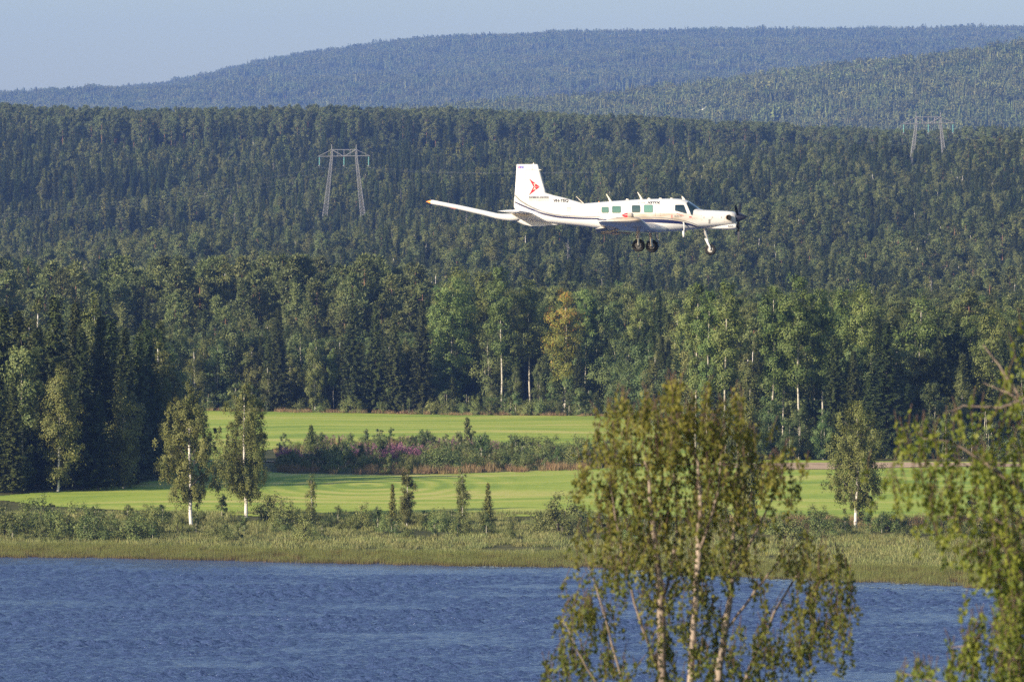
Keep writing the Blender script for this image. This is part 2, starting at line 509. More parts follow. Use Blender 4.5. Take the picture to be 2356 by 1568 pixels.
# ---- lake
def water_material():
    m, nt, out = newmat('lake_water')
    L = nt.links
    geo = nt.nodes.new('ShaderNodeNewGeometry')
    mp = nt.nodes.new('ShaderNodeMapping'); mp.inputs['Rotation'].default_value = (0, 0, math.radians(-18)); mp.inputs['Scale'].default_value = (4.0, 8.0, 1)
    L.new(geo.outputs['Position'], mp.inputs[0])
    nz = nt.nodes.new('ShaderNodeTexNoise'); nz.inputs['Scale'].default_value = 1.0; nz.inputs['Detail'].default_value = 4; nz.inputs['Roughness'].default_value = .6
    L.new(mp.outputs[0], nz.inputs[0])
    bp = nt.nodes.new('ShaderNodeBump'); bp.inputs['Strength'].default_value = 1.0; bp.inputs['Distance'].default_value = .14
    L.new(nz.outputs[0], bp.inputs['Height'])
    p = nt.nodes.new('ShaderNodeBsdfPrincipled')
    p.inputs['Base Color'].default_value = (.050, .078, .170, 1)
    p.inputs['Roughness'].default_value = .12
    p.inputs['IOR'].default_value = 1.333
    L.new(bp.outputs[0], p.inputs['Normal'])
    L.new(p.outputs[0], out.inputs[0])
    return m
M['water'] = water_material()
def lake():
    r = np.random.default_rng(5)
    xs = np.arange(-62, 62.01, .25)
    ys = np.concatenate([np.arange(225, 300, 2.5), np.arange(300, 470, .22)])
    X, Y = np.meshgrid(xs, ys)
    Z = np.zeros_like(X)
    n = 60
    lam = np.exp(r.uniform(math.log(.55), math.log(1.7), n))
    th = math.radians(-80) + r.normal(0, .75, n)
    amp = .0135 * lam ** 0.8 * r.uniform(.5, 1.3, n)
    gust = 1 + .22 * Wave(31, 30, 9)(X * .5, Y) + .25 * Wave(32, 8, 9)(X * .4, Y)
    for l, t, a in zip(lam, th, amp):
        k = 2 * math.pi / l
        ph = k * (X * math.cos(t) + Y * math.sin(t)) + r.uniform(0, 6.28)
        Z += a * (np.sin(ph) + .25 * np.sin(2 * ph + .5))
    sh = shore(uv_of(X, Y))
    calm = np.clip((sh - Y - 4) / 26, .12, 1)
    Z = Z * np.clip(gust, .3, 2) * calm
    V = np.stack([X, Y, Z], -1).reshape(-1, 3)
    nx, ny = len(xs), len(ys)
    i = np.arange(ny - 1)[:, None] * nx + np.arange(nx - 1)[None, :]
    F = np.stack([i, i + 1, i + nx + 1, i + nx], -1).reshape(-1, 4)
    p = Parts(); p.add(V, F)
    # quiet outer water, so that the lake goes on beside the picture
    for x0, x1 in ((-330, -62), (62, 330)):
        q = np.array([[x0, 225, 0], [x1, 225, 0], [x1, 469, 0], [x0, 469, 0]], float)
        p.add(q, [[0, 1, 2, 3]])
    return p.mesh('lake', [M['water']], smooth=True)
tag(obj('lake', lake()), kind='structure')
# ------------------------------------------------------------------ tree shapes (trunk parts, crown parts)
def spruce_shape(H, R, seed, whorl=.40, nb=7, sl=.42, full=1.0, base=.04):
    r = np.random.default_rng(seed)
    tr, cr = Parts(), Parts()
    wob = np.cumsum(r.normal(0, .012, (8, 2)), 0)
    zz = np.linspace(0, H, 8)
    pts = np.column_stack([wob[:, 0], wob[:, 1], zz])
    v, f = tube(pts, .011 * H * (1 - zz / H) ** .8 + .012, 6)
    tr.add(v, f)
    P, A, S, D = [], [], [], []
    lop = r.uniform(.75, 1.2, 12)
    h = base * H + .2
    while h < H * .985:
        t = h / H
        Lm = R * (1 - t) ** .82 * (1 + .1 * math.sin(h * 2.3)) * (0.55 + .45 * min(1, t / .12)) + .10
        k = max(3, int(round(nb * full * (1 - .35 * t))))
        a0 = r.uniform(0, 6.28)
        for j in range(k):
            a = a0 + j * 2 * math.pi / k + r.normal(0, .22)
            Lb = Lm * r.uniform(.62, 1.16) * lop[int((a % 6.283) / 6.284 * 12)]
            if r.uniform() < .06: continue
            o = np.array([math.cos(a), math.sin(a), 0])
            n = max(3, int(Lb * 5.5))
            tt = np.linspace(.18, 1, n)
            droop = (.30 if t < .75 else -.25) * r.uniform(.7, 1.3)
            z = h + Lb * (.10 * tt - droop * tt ** 2 + .18 * tt ** 4 * (1 if droop > 0 else 0)) + r.normal(0, .04, n)
            p = np.column_stack([o[0] * Lb * tt, o[1] * Lb * tt, z])
            P.append(p); A.append(np.repeat(o[None], n, 0))
            S.append(np.full(n, sl) * (1.15 - .45 * tt)); D.append(np.full(n, a))
        h += whorl * r.uniform(.8, 1.2) * (1 - .35 * t)
    P, A, S = np.concatenate(P), np.concatenate(A), np.concatenate(S)
    n = len(P)
    side = np.column_stack([-A[:, 1], A[:, 0], np.zeros(n)])
    allv, allt = [], []
    for sgn, dz in ((1, -.25), (-1, -.25), (0, -.65), (0, .12)):
        if sgn == 0 and dz > 0:
            d = A + r.normal(0, .25, (n, 3)); d[:, 2] += dz
        else:
            d = A * .45 + side * sgn * .8 + r.normal(0, .22, (n, 3)); d[:, 2] += dz
        d = unit(d)
        nr = A * .7 + [0, 0, .75] + r.normal(0, .35, (n, 3))
        w = unit(np.cross(d, nr)) * (S * .30)[:, None]
        tip = P + d * (S * r.uniform(.7, 1.3, n))[:, None]
        allv.append(np.stack([P - w, P + w, tip], 1))
        allt.append(np.clip(r.normal(.5, .22, n), 0, 1))
    # leader
    k = 14
    zt = H - r.uniform(0, .07, k) * H
    a = r.uniform(0, 6.28, k)
    p = np.column_stack([np.zeros(k), np.zeros(k), zt])
    d = unit(np.column_stack([np.cos(a) * .6, np.sin(a) * .6, np.full(k, .8)]))
    w = unit(np.cross(d, r.normal(size=(k, 3)))) * .04
    allv.append(np.stack([p - w, p + w, p + d * .35], 1)); allt.append(np.full(k, .6))
    v = np.concatenate(allv).reshape(-1, 3)
    cr.add(v, np.arange(len(v)).reshape(-1, 3), 0, np.repeat(np.concatenate(allt), 3))
    return tr, cr

def pine_shape(H, R, seed, crown0=.5, n_cl=34, per=95, cl=1.0, tri=.44):
    r = np.random.default_rng(seed)
    tr, cr = Parts(), Parts()
    m = 9
    zz = np.linspace(0, H * .97, m)
    bend = np.cumsum(r.normal(0, .05, (m, 2)), 0) * (H / 16)
    bend[0] = 0
    pts = np.column_stack([bend[:, 0], bend[:, 1], zz])
    v, f = tube(pts, (.0105 * H) * (1 - .78 * zz / H), 7)
    tr.add(v, f, 0, np.repeat(np.clip(zz / (H * .8), 0, 1), 7))
    C, Rd = [], []
    for i in range(n_cl):
        t = ((i + .5) / n_cl) ** .85
        hf = crown0 + (1 - crown0) * t * .985
        prof = (math.sin(math.pi * min(1, .28 + .72 * t) ** 1.1) ** .6) if t < .97 else .2
        rr = R * max(prof, .14) * r.uniform(.35, 1.05)
        a = i * 2.4 + r.normal(0, .5)
        c = np.array([np.interp(hf * H, zz, bend[:, 0]) + rr * math.cos(a), np.interp(hf * H, zz, bend[:, 1]) + rr * math.sin(a), hf * H])
        rad = cl * r.uniform(.65, 1.25) * (1.0 - .35 * t)
        C.append(c); Rd.append(rad)
        h0 = c[2] - rr * r.uniform(.0, .35)
        b = np.array([np.interp(h0, zz, bend[:, 0]), np.interp(h0, zz, bend[:, 1]), h0])
        v, f = tube([b, (b + c) / 2 + [0, 0, -.08], c], [.05, .035, .015], 3)
        tr.add(v, f, 0, .2)
    for i in range(int(5 + r.integers(0, 6))):        # dead stubs under the crown
        hh = H * r.uniform(min(.25, crown0 * .5), crown0 + .05); a = r.uniform(0, 6.28); Ls = r.uniform(.5, 1.5)
        b = np.array([np.interp(hh, zz, bend[:, 0]), np.interp(hh, zz, bend[:, 1]), hh])
        v, f = tube([b, b + [Ls * math.cos(a), Ls * math.sin(a), r.uniform(-.3, .2)]], [.025, .01], 3)
        tr.add(v, f, 0, .15)
    C = np.repeat(np.array(C), per, 0); Rd = np.repeat(np.array(Rd), per)
    n = len(C)
    off = r.normal(size=(n, 3)); off = unit(off) * (r.uniform(0, 1, (n, 1)) ** .45)
    p = C + off * Rd[:, None] * np.array([1, 1, .62])
    d = unit(off + [0, 0, .55] + r.normal(0, .5, (n, 3)))
    cen = C.copy(); cen[:, 2] = 0; outw = unit(cen)
    nr = off * .8 + outw * .6 + [0, 0, .4] + r.normal(0, .35, (n, 3))
    w = unit(np.cross(d, nr)) * (tri * .24)
    v = np.stack([p - w, p + w, p + d * (tri * r.uniform(.6, 1.2, n))[:, None]], 1).reshape(-1, 3)
    cr.add(v, np.arange(n * 3).reshape(n, 3), 0, np.repeat(np.clip(r.normal(.5, .2, n), 0, 1), 3))
    return tr, cr

def leafy_shape(H, R, seed, crown0=.3, n_cl=80, per=90, cl=.75, leaf=.20, droop=.6, tr_r=.010, up=.9, peak=.45, stems=1, tint_top=0.0, gap=.0, width=.62, lobes=15, tall=1.0, lob=1.0):
    """trunk with limbs; each limb carries a lobe of leaf clumps, so the outline is uneven and sky shows between lobes"""
    r = np.random.default_rng(seed)
    tr, cr = Parts(), Parts()
    LB = []
    for s in range(stems):
        Hs = H * (1 if s == 0 else r.uniform(.72, .93))
        m = 9
        zz = np.linspace(0, Hs * .88, m)
        bend = np.cumsum(r.normal(0, .07, (m, 2)), 0) * (H / 15)
        lean = (r.normal(0, .06, 2) if s else r.normal(0, .022, 2))
        bend += zz[:, None] * lean[None]
        bend -= bend[0]
        if s: bend += r.normal(0, .35, 2)
        pts = np.column_stack([bend[:, 0], bend[:, 1], zz])
        v, f = tube(pts, tr_r * Hs * (1 - .85 * zz / Hs) + .012, 7)
        tr.add(v, f)
        nl = max(5, int(lobes / stems))
        a0 = r.uniform(0, 6.28)
        for i in range(nl):
            t = (i + r.uniform(.15, .85)) / nl
            hf = crown0 + (1 - crown0) * t
            prof = (t / peak) ** .55 if t < peak else (max(0, 1 - ((t - peak) / (1.05 - peak)) ** 1.7)) ** .62
            prof = .15 + .85 * prof
            lr = R * (.34 + .34 * prof) * lob * r.uniform(.62, 1.25) * (.85 if stems > 1 else 1)
            rr = max(0, R * prof * r.uniform(.75, 1.12) - lr * .75)
            if t > .9: rr *= .3
            a = a0 + i * 2.4 + r.normal(0, .4)
            hz = hf * Hs - lr * .35
            bx, by = np.interp(hz, zz, bend[:, 0]), np.interp(hz, zz, bend[:, 1])
            c = np.array([bx + rr * math.cos(a), by + rr * math.sin(a), hz])
            if r.uniform() < gap: continue
            LB.append((c, lr, r.normal(0, .10)))
            hb = max(crown0 * Hs * .8, hz - up * (rr + .3) * r.uniform(.7, 1.2))
            b = np.array([np.interp(hb, zz, bend[:, 0]), np.interp(hb, zz, bend[:, 1]), hb])
            mid = (b + c) / 2 + [0, 0, .10 * rr]
            v, f = tube([b, mid, c], [.010 + .0022 * H * (1 - t), .012 + .0011 * H, .010], 4)
            tr.add(v, f, 1)
    vol = np.array([l[1] ** 2 for l in LB]); vol /= vol.sum()
    pick_ = r.choice(len(LB), n_cl, p=vol)
    LC = np.array([LB[k][0] for k in pick_]); LR = np.array([LB[k][1] for k in pick_]); LT = np.array([LB[k][2] for k in pick_])
    g0 = unit(r.normal(size=(n_cl, 3))) * r.uniform(.15, 1, (n_cl, 1)) ** .55
    C = LC + g0 * LR[:, None] * np.array([1, 1, .8 * tall])
    C[:, 2] -= np.abs(r.normal(0, .25, n_cl)) * LR * droop
    Rd = cl * r.uniform(.5, 1.15, n_cl) * np.clip(LR / (R * .5), .6, 1.2)
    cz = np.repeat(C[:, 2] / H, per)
    ctint = np.repeat(LT + r.normal(0, .07, n_cl), per)
    g0 = np.repeat(g0, per, 0)
    C = np.repeat(C, per, 0); Rd = np.repeat(Rd, per)
    n = len(C)
    g = unit(r.normal(size=(n, 3))) * r.uniform(0, 1, (n, 1)) ** .42
    p = C + g * Rd[:, None] * np.array([1, 1, .75])
    p[:, 2] -= np.abs(r.normal(0, 1, n)) * Rd * droop * .6
    p[:, 2] = np.maximum(p[:, 2], .15)
    nr = unit(unit(g) * .55 + unit(g0) * 1.0 + [0, 0, .30] + r.normal(0, .36, (n, 3)))
    v, f, t = leaves(p, leaf, leaf * width, r, nrm=nr)
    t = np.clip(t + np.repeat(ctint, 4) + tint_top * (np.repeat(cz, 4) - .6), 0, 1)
    cr.add(v, f, 0, t)
    return tr, cr

def bush_shape(H, R, seed, n_cl=34, per=70, leaf=.14, cl=.45):
    r = np.random.default_rng(seed)
    st, cr = Parts(), Parts()
    C = []
    for i in range(n_cl):
        a = r.uniform(0, 6.28); ph = math.acos(r.uniform(0, 1))
        q = r.uniform(.45, 1.0)
        irr = 1 + .22 * math.sin(3 * a + seed) + .15 * math.sin(5 * a + 2 * seed)
        c = np.array([R * q * irr * math.sin(ph) * math.cos(a), R * q * irr * math.sin(ph) * math.sin(a), max(.25, (H - cl * .5) * q * math.cos(ph) * r.uniform(.85, 1.1))])
        C.append(c)
        if i % 3 == 0:
            v, f = tube([[c[0] * .12, c[1] * .12, 0], [c[0] * .5, c[1] * .5, c[2] * .6], c], [.03, .02, .008], 3)
            st.add(v, f)
    C = np.repeat(np.array(C), per, 0)
    n = len(C)
    g = unit(r.normal(size=(n, 3))) * r.uniform(0, 1, (n, 1)) ** .45
    p = C + g * cl * r.uniform(.6, 1.25, (n, 1)) * [1, 1, 1.05]
    p[:, 2] = np.maximum(p[:, 2], .05)
    hor = C * [1, 1, .6]
    nr = unit(unit(g) * .8 + unit(hor) * .7 + [0, 0, .3] + r.normal(0, .42, (n, 3)))
    v, f, t = leaves(p, leaf, leaf * .6, r, nrm=nr)
    cr.add(v, f, 0, t)
    return st, cr

def snag_shape(H, seed):
    r = np.random.default_rng(seed)
    tr, cr = Parts(), Parts()
    zz = np.linspace(0, H, 6)
    v, f = tube(np.column_stack([r.normal(0, .04, 6), r.normal(0, .04, 6), zz]), .010 * H * (1 - .85 * zz / H), 6)
    tr.add(v, f)
    for i in range(70):
        h = H * r.uniform(.3, .98); a = r.uniform(0, 6.28); L = 1.5 * (1.1 - h / H) * r.uniform(.6, 1.3) + .2
        v, f = tube([[0, 0, h], [L * .6 * math.cos(a), L * .6 * math.sin(a), h - .1 * L], [L * math.cos(a), L * math.sin(a), h - .35 * L]], [.03, .02, .008], 3)
        cr.add(v, f)
    return tr, cr

# kind -> list of (trunk mesh, crown mesh, joined mesh, height)
PROTO = {}
def proto(kind, shapes, tmat, cmat, heights, lmat='bark_limb'):
    out = []
    for k, ((t, c), H) in enumerate(zip(shapes, heights)):
        tm = t.mesh(kind + '_trunk', [M[tmat], M[lmat]], smooth=True)
        cm = c.mesh(kind + '_crown', [M[cmat]])
        j = Parts().join(t).join(c, 2)
        jm = j.mesh(kind, [M[tmat], M[lmat], M[cmat]])
        out.append((tm, cm, jm, H))
    PROTO[kind] = out

S = spruce_shape
proto('spruce', [S(17, 3.1, 1, sl=.5), S(18, 2.7, 2, sl=.5), S(15, 2.9, 3, sl=.5), S(19, 3.3, 4, sl=.52), S(16, 2.3, 5, sl=.46), S(17, 2.6, 13, sl=.5, whorl=.46)], 'bark_spruce', 'dark_spruce', [17, 18, 15, 19, 16, 17])
proto('slim_spruce', [S(16, 1.7, 6, whorl=.38, sl=.44), S(15, 1.9, 7, whorl=.38, sl=.44), S(16, 1.5, 8, whorl=.36, sl=.42), S(15, 2.1, 14, whorl=.42, sl=.46)], 'bark_spruce', 'dark_spruce', [16, 15, 16, 15])
proto('young_spruce', [S(6, 1.35, 9, whorl=.27, sl=.36), S(6, 1.15, 10, whorl=.27, sl=.34), S(6, 1.5, 12, whorl=.28, sl=.36)], 'bark_spruce', 'spruce', [6, 6, 6])
P_ = pine_shape
proto('pine', [P_(18, 2.5, 21), P_(19, 2.2, 22, .55), P_(17, 2.7, 23, .42), P_(18, 2.0, 24, .5), P_(20, 2.5, 25, .58), P_(16, 2.3, 26, .36), P_(17, 2.0, 30, .45, 28)], 'bark_pine', 'pine', [18, 19, 17, 18, 20, 16, 17])
proto('young_pine', [P_(7, 1.25, 27, .08, 34, 60, .5, .34), P_(7, 1.05, 28, .1, 34, 60, .48, .34), P_(7, 1.4, 29, .05, 36, 60, .52, .34)], 'bark_pine', 'pine', [7, 7, 7])
Lf = leafy_shape
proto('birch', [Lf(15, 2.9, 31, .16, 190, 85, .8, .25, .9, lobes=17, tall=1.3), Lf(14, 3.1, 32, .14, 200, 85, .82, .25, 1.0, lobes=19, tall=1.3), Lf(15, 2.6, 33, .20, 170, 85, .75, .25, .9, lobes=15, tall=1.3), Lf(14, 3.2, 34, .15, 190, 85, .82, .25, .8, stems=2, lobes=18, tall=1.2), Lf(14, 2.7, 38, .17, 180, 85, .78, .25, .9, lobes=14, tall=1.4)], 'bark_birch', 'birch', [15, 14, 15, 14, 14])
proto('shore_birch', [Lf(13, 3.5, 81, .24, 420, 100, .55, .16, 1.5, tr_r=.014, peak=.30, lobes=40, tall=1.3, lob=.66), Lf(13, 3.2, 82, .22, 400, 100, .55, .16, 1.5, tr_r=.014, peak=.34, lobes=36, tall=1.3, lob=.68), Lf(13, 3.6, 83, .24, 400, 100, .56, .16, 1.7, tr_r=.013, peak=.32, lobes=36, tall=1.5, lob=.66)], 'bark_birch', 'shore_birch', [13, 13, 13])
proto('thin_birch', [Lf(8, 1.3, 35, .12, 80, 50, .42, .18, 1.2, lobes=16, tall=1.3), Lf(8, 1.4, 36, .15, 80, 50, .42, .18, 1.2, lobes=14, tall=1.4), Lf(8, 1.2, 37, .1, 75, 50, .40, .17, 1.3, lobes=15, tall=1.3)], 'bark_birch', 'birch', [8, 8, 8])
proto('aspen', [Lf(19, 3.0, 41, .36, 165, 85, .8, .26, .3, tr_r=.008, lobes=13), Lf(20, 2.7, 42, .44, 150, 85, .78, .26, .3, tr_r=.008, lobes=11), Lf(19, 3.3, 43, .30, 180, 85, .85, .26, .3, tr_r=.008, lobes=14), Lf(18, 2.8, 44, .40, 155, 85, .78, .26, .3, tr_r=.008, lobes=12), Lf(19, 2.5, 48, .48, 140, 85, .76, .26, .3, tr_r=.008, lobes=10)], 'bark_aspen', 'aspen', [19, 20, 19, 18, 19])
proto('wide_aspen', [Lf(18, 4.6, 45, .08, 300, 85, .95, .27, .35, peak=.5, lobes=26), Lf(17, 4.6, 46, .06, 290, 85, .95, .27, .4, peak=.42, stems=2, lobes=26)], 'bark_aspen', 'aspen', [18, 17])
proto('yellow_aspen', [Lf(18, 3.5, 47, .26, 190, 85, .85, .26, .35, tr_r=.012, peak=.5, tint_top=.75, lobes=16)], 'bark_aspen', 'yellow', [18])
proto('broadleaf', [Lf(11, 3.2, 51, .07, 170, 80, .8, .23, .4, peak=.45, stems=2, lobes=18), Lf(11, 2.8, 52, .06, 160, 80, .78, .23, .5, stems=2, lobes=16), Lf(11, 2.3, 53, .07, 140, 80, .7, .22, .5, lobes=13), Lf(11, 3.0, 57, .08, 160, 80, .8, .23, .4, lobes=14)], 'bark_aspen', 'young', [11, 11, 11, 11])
proto('sapling', [Lf(4, 1.1, 54, .05, 40, 55, .36, .17, .3, lobes=8), Lf(4, .9, 55, .05, 36, 55, .34, .17, .3, lobes=8), Lf(4, 1.3, 56, .04, 42, 55, .4, .17, .3, stems=2, lobes=10)], 'bark_aspen', 'young', [4, 4, 4])
proto('snag', [snag_shape(11, 61), snag_shape(12, 62)], 'bark_grey', 'bark_grey', [11, 12])
B_ = bush_shape
proto('bush', [B_(2.6, 1.7, 71, 46), B_(2.2, 1.9, 72, 46), B_(3.0, 1.6, 73, 46), B_(2.4, 1.4, 74, 44)], 'bark_spruce', 'willow', [2.6, 2.2, 3.0, 2.4])

NAMES = {'spruce': 'spruce_tree', 'slim_spruce': 'spruce_tree', 'young_spruce': 'young_spruce', 'pine': 'pine_tree', 'young_pine': 'young_pine',
         'birch': 'birch_tree', 'shore_birch': 'birch_tree', 'thin_birch': 'birch_tree', 'aspen': 'aspen_tree', 'wide_aspen': 'aspen_tree', 'yellow_aspen': 'aspen_tree',
         'broadleaf': 'broadleaf_tree', 'sapling': 'sapling', 'snag': 'dead_tree', 'bush': 'willow_shrub'}
PARTN = {'bush': ('stem', 'foliage'), 'sapling': ('stem', 'foliage'), 'snag': ('trunk', 'branches')}
prng = random.Random(77)

def plant(kind, X, Y, H, label, cat='tree', group=None, var=None, wide=1.0, rz=None, sink=.05, tilt=0.0):
    """one tree or shrub of its own: an empty at its foot with trunk and crown"""
    vs_ = PROTO[kind]
    tm, cm, jm, H0 = vs_[(var if var is not None else prng.randrange(len(vs_))) % len(vs_)]
    e = bpy.data.objects.new(NAMES[kind], None)
    col.objects.link(e)
    e.empty_display_size = .5
    e.location = (X, Y, g1(X, Y) - sink)
    e.rotation_euler = (0, tilt, rz if rz is not None else prng.uniform(0, 6.28))
    s = H / H0
    e.scale = (s * wide, s * wide, s)
    tag(e, label, cat, group)
    a, b = PARTN.get(kind, ('trunk', 'crown'))
    o = bpy.data.objects.new(a, tm); o.parent = e; col.objects.link(o)
    o = bpy.data.objects.new(b, cm); o.parent = e; col.objects.link(o)
    return e

HZ = np.full(1600, 1568.0)     # what the trees placed so far hide, per picture column (2 units each, from -400)
def hide(xv, top, bot, half):
    a, b = int((xv - half + 400) / 2), int((xv + half + 400) / 2) + 1
    a, b = max(a, 0), min(b, 1600)
    if b > a:
        HZ[a:b] = np.minimum(HZ[a:b], top + .3 * (bot - top))

FRONT = []
def front(kind, xv, top, d, label, cat='tree', group=None, wide=1.0, var=None, **k):
    X = (xv - CX) * d / FV
    g = g1(X, d)
    H = H_CAM + (HOR - top) * d / FV - g
    FRONT.append((X, d))
    hide(xv, top, HOR - (g - H_CAM) * FV / d, .1 * H * FV / d)
    return plant(kind, X, d, H, label, cat, group, var, wide, **k)
# ------------------------------------------------------------------ trees one can name, from the picture
# forest point on the left
front('spruce', 126, 672, 566, 'tallest dark spruce of the left forest point, rising above its neighbours', wide=.9)
front('spruce', 173, 688, 560, 'tall dark spruce just right of the tallest spruce on the left', wide=.95)
front('spruce', 232, 722, 562, 'dark full spruce in the middle of the left forest point', wide=1.05)
front('spruce', 188, 748, 552, 'shorter dark spruce in front of the two tallest left spruces', wide=1.0)
front('slim_spruce', 256, 724, 575, 'slim spruce top showing behind the full spruce of the left point', wide=1.2)
front('spruce', 287, 750, 560, 'dark bushy spruce near the right end of the left forest point', wide=1.05)
front('spruce', 318, 768, 566, 'last dark spruce at the right end of the left forest point', wide=1.0)
front('spruce', 8, 700, 560, 'dark spruce at the left border of the picture, in the forest point', wide=1.1)
front('spruce', 41, 707, 566, 'dark spruce second from the left border in the forest point')
front('spruce', 88, 745, 556, 'dark spruce between the pale birch and the tallest left spruce')
front('birch', 73, 668, 585, 'pale drooping birch crown behind the spruces near the left border', wide=.9)
front('birch', 212, 676, 592, 'pale drooping birch behind the spruces in the middle of the left point', wide=.8)
front('broadleaf', 52, 756, 552, 'light green leafy tree among dark spruces near the left border', wide=.8)
front('birch', 133, 838, 548, 'yellowish birch with a white lower trunk at the foot of the left forest', wide=1.0, var=0)
front('birch', 285, 868, 556, 'low olive birch below the spruces at the right of the left forest point', wide=.95)
front('spruce', 30, 880, 546, 'low dark spruce at the lower left border of the picture', wide=1.3)
front('spruce', 226, 900, 552, 'low dark spruce between the two birches at the foot of the left forest', wide=1.2)
front('broadleaf', 342, 772, 812, 'grey green leafy tree right behind the end of the left spruces', wide=.95)
front('broadleaf', 375, 760, 814, 'grey green leafy tree above the crown of the big shore birch', wide=.9)
front('broadleaf', 414, 745, 816, 'olive leafy tree behind the tall shore birches', wide=.8)
front('birch', 447, 790, 810, 'olive birch left of the wide rounded tree at the upper field corner', wide=.9)
front('broadleaf', 350, 880, 808, 'dark leafy tree low behind the big shore birch', wide=1.1)
# edge of the upper field
front('broadleaf', 543, 744, 815, 'wide rounded leafy tree at the left corner of the upper field', wide=1.25, var=0)
front('broadleaf', 500, 775, 812, 'leafy tree leaning on the left of the wide rounded tree', wide=1.0)
front('spruce', 640, 706, 806, 'dark tall spruce right of the wide rounded tree at the upper field', wide=.95, var=0)
front('birch', 618, 830, 808, 'small pale birch at the foot of the dark tall spruce', wide=1.0)
front('birch', 668, 815, 812, 'small leafy birch between the dark spruce and the two-stemmed birch', wide=1.0)
front('birch', 724, 776, 805, 'white-trunked birch with two stems standing at the upper field edge', wide=.75, var=3)
front('aspen', 768, 796, 808, 'small aspen with a pale silvery top beside the two-stemmed birch', wide=.7)
front('spruce', 812, 686, 804, 'dark pointed spruce above the middle of the upper field edge', wide=.8, var=2)
front('spruce', 864, 697, 805, 'second dark pointed spruce, right of the first above the field', wide=.85, var=3)
front('spruce', 909, 708, 804, 'third dark pointed spruce above the field, before the tall aspens', wide=.85, var=1)
front('spruce', 973, 688, 804, 'dark spruce leaning against the left side of the wide aspen', wide=.85, var=0)
front('birch', 822, 820, 806, 'low olive birch below the dark pointed spruces', wide=1.0)
front('broadleaf', 862, 822, 808, 'low leafy tree below the second dark pointed spruce', wide=.8)
front('broadleaf', 920, 788, 806, 'slender light green tree left of the wide aspen', wide=.7, var=2)
front('wide_aspen', 1040, 640, 812, 'big wide green aspen filling the middle of the field edge', wide=.95, var=0)
front('aspen', 1052, 612, 822, 'tall green aspen top rising behind the wide aspen, left one', wide=1.1, var=2)
front('aspen', 1114, 610, 820, 'tall green aspen top rising behind the wide aspen, right one', wide=1.0, var=0)
front('aspen', 1155, 613, 806, 'tall aspen with a long bare pale trunk, right of the wide aspen', wide=.85, var=1)
front('aspen', 1220, 634, 810, 'aspen with grey forked trunk between the bare-trunked and the yellow aspen', wide=.95, var=3)
front('yellow_aspen', 1300, 664, 803, 'aspen turning yellow and orange at its top, pale thick trunk', wide=1.0, var=0)
front('aspen', 1348, 652, 812, 'green aspen crown right behind the yellowing aspen', wide=.9, var=0)
front('broadleaf', 1406, 678, 812, 'dark green leafy tree two crowns right of the yellowing aspen', wide=.75)
front('spruce', 1350, 800, 815, 'dark spruce standing in shade right of the yellowing aspen', wide=1.0)
front('broadleaf', 1424, 828, 792, 'round light green small tree at the right end of the upper field edge', wide=.85, var=0)
front('aspen', 1483, 678, 800, 'narrow aspen left of the thin tall spruce', wide=.75)
front('slim_spruce', 1516, 662, 790, 'very thin tall dark spruce between the aspens', wide=.8, var=2)
front('aspen', 1546, 676, 800, 'green aspen just right of the thin tall spruce', wide=.8)
front('spruce', 1552, 764, 770, 'broad dark spruce below the aspens right of the thin spruce', wide=1.0)
front('spruce', 1041, 864, 805, 'little dark spruce at the foot of the wide aspen', wide=1.3)
front('spruce', 1100, 820, 815, 'dark spruce in the shade under the tall aspens', wide=1.1)
front('spruce', 1200, 800, 820, 'dark spruce in the shade behind the bare-trunked aspen', wide=1.2)
front('broadleaf', 1185, 838, 806, 'small leafy tree at the foot of the bare-trunked aspen', wide=.6)
front('broadleaf', 1238, 830, 806, 'small leafy tree left of the yellowing aspen trunk', wide=.6)
front('broadleaf', 960, 858, 806, 'small leafy tree at the field edge below the leaning spruce', wide=.8)
front('broadleaf', 1130, 865, 806, 'small leafy tree left of the bare aspen trunk', wide=.7)
front('birch', 1495, 838, 760, 'thin leaning birch with a white stem before the dark spruces', wide=.5)
# right-hand aspens and forest
front('aspen', 1600, 650, 648, 'tall aspen with bright leaves, left of the white twin trunks', wide=.85, var=1)
front('aspen', 1626, 668, 645, 'tall aspen with two close white trunks above the near birch top', wide=.75, var=1)
front('aspen', 1668, 648, 644, 'tall aspen with one straight white trunk, right of the twin trunks', wide=.9, var=1)
front('spruce', 1717, 782, 680, 'dark spruce right of the three white aspen trunks', wide=1.0)
front('aspen', 1776, 640, 646, 'tall aspen with brownish top and a white trunk, first of the right group', wide=.8, var=0)
front('aspen', 1800, 668, 648, 'aspen with a reddish white trunk close behind the first right-group aspen', wide=.65, var=3)
front('aspen', 1838, 634, 644, 'tallest aspen of the right group, bright white trunk to its foot', wide=.9, var=1)
front('aspen', 1892, 654, 647, 'aspen with a thin white trunk, third of the right group', wide=.8, var=3)
front('aspen', 1937, 648, 672, 'aspen behind the dark spruce in the right group', wide=.75, var=0)
front('aspen', 1982, 652, 668, 'last narrow aspen of the right group, before the wide round tree', wide=.8, var=2)
front('spruce', 1919, 768, 637, 'dark brownish spruce in front of the right aspen group', wide=.95)
front('spruce', 1964, 802, 635, 'smaller dark spruce beside the brownish one on the right', wide=.9)
front('spruce', 2041, 735, 634, 'large dark spruce with spreading branches left of the wide round tree', wide=1.15, var=3)
front('wide_aspen', 2116, 668, 668, 'wide round green tree standing tall at the right', wide=1.0, var=1)
front('pine', 2226, 668, 690, 'pine right of the wide round green tree', wide=.9)
front('aspen', 2278, 708, 655, 'aspen near the right border, partly behind near leaves', wide=.9, var=2)
front('broadleaf', 2140, 870, 645, 'low leafy tree below the wide round green tree', wide=1.0)
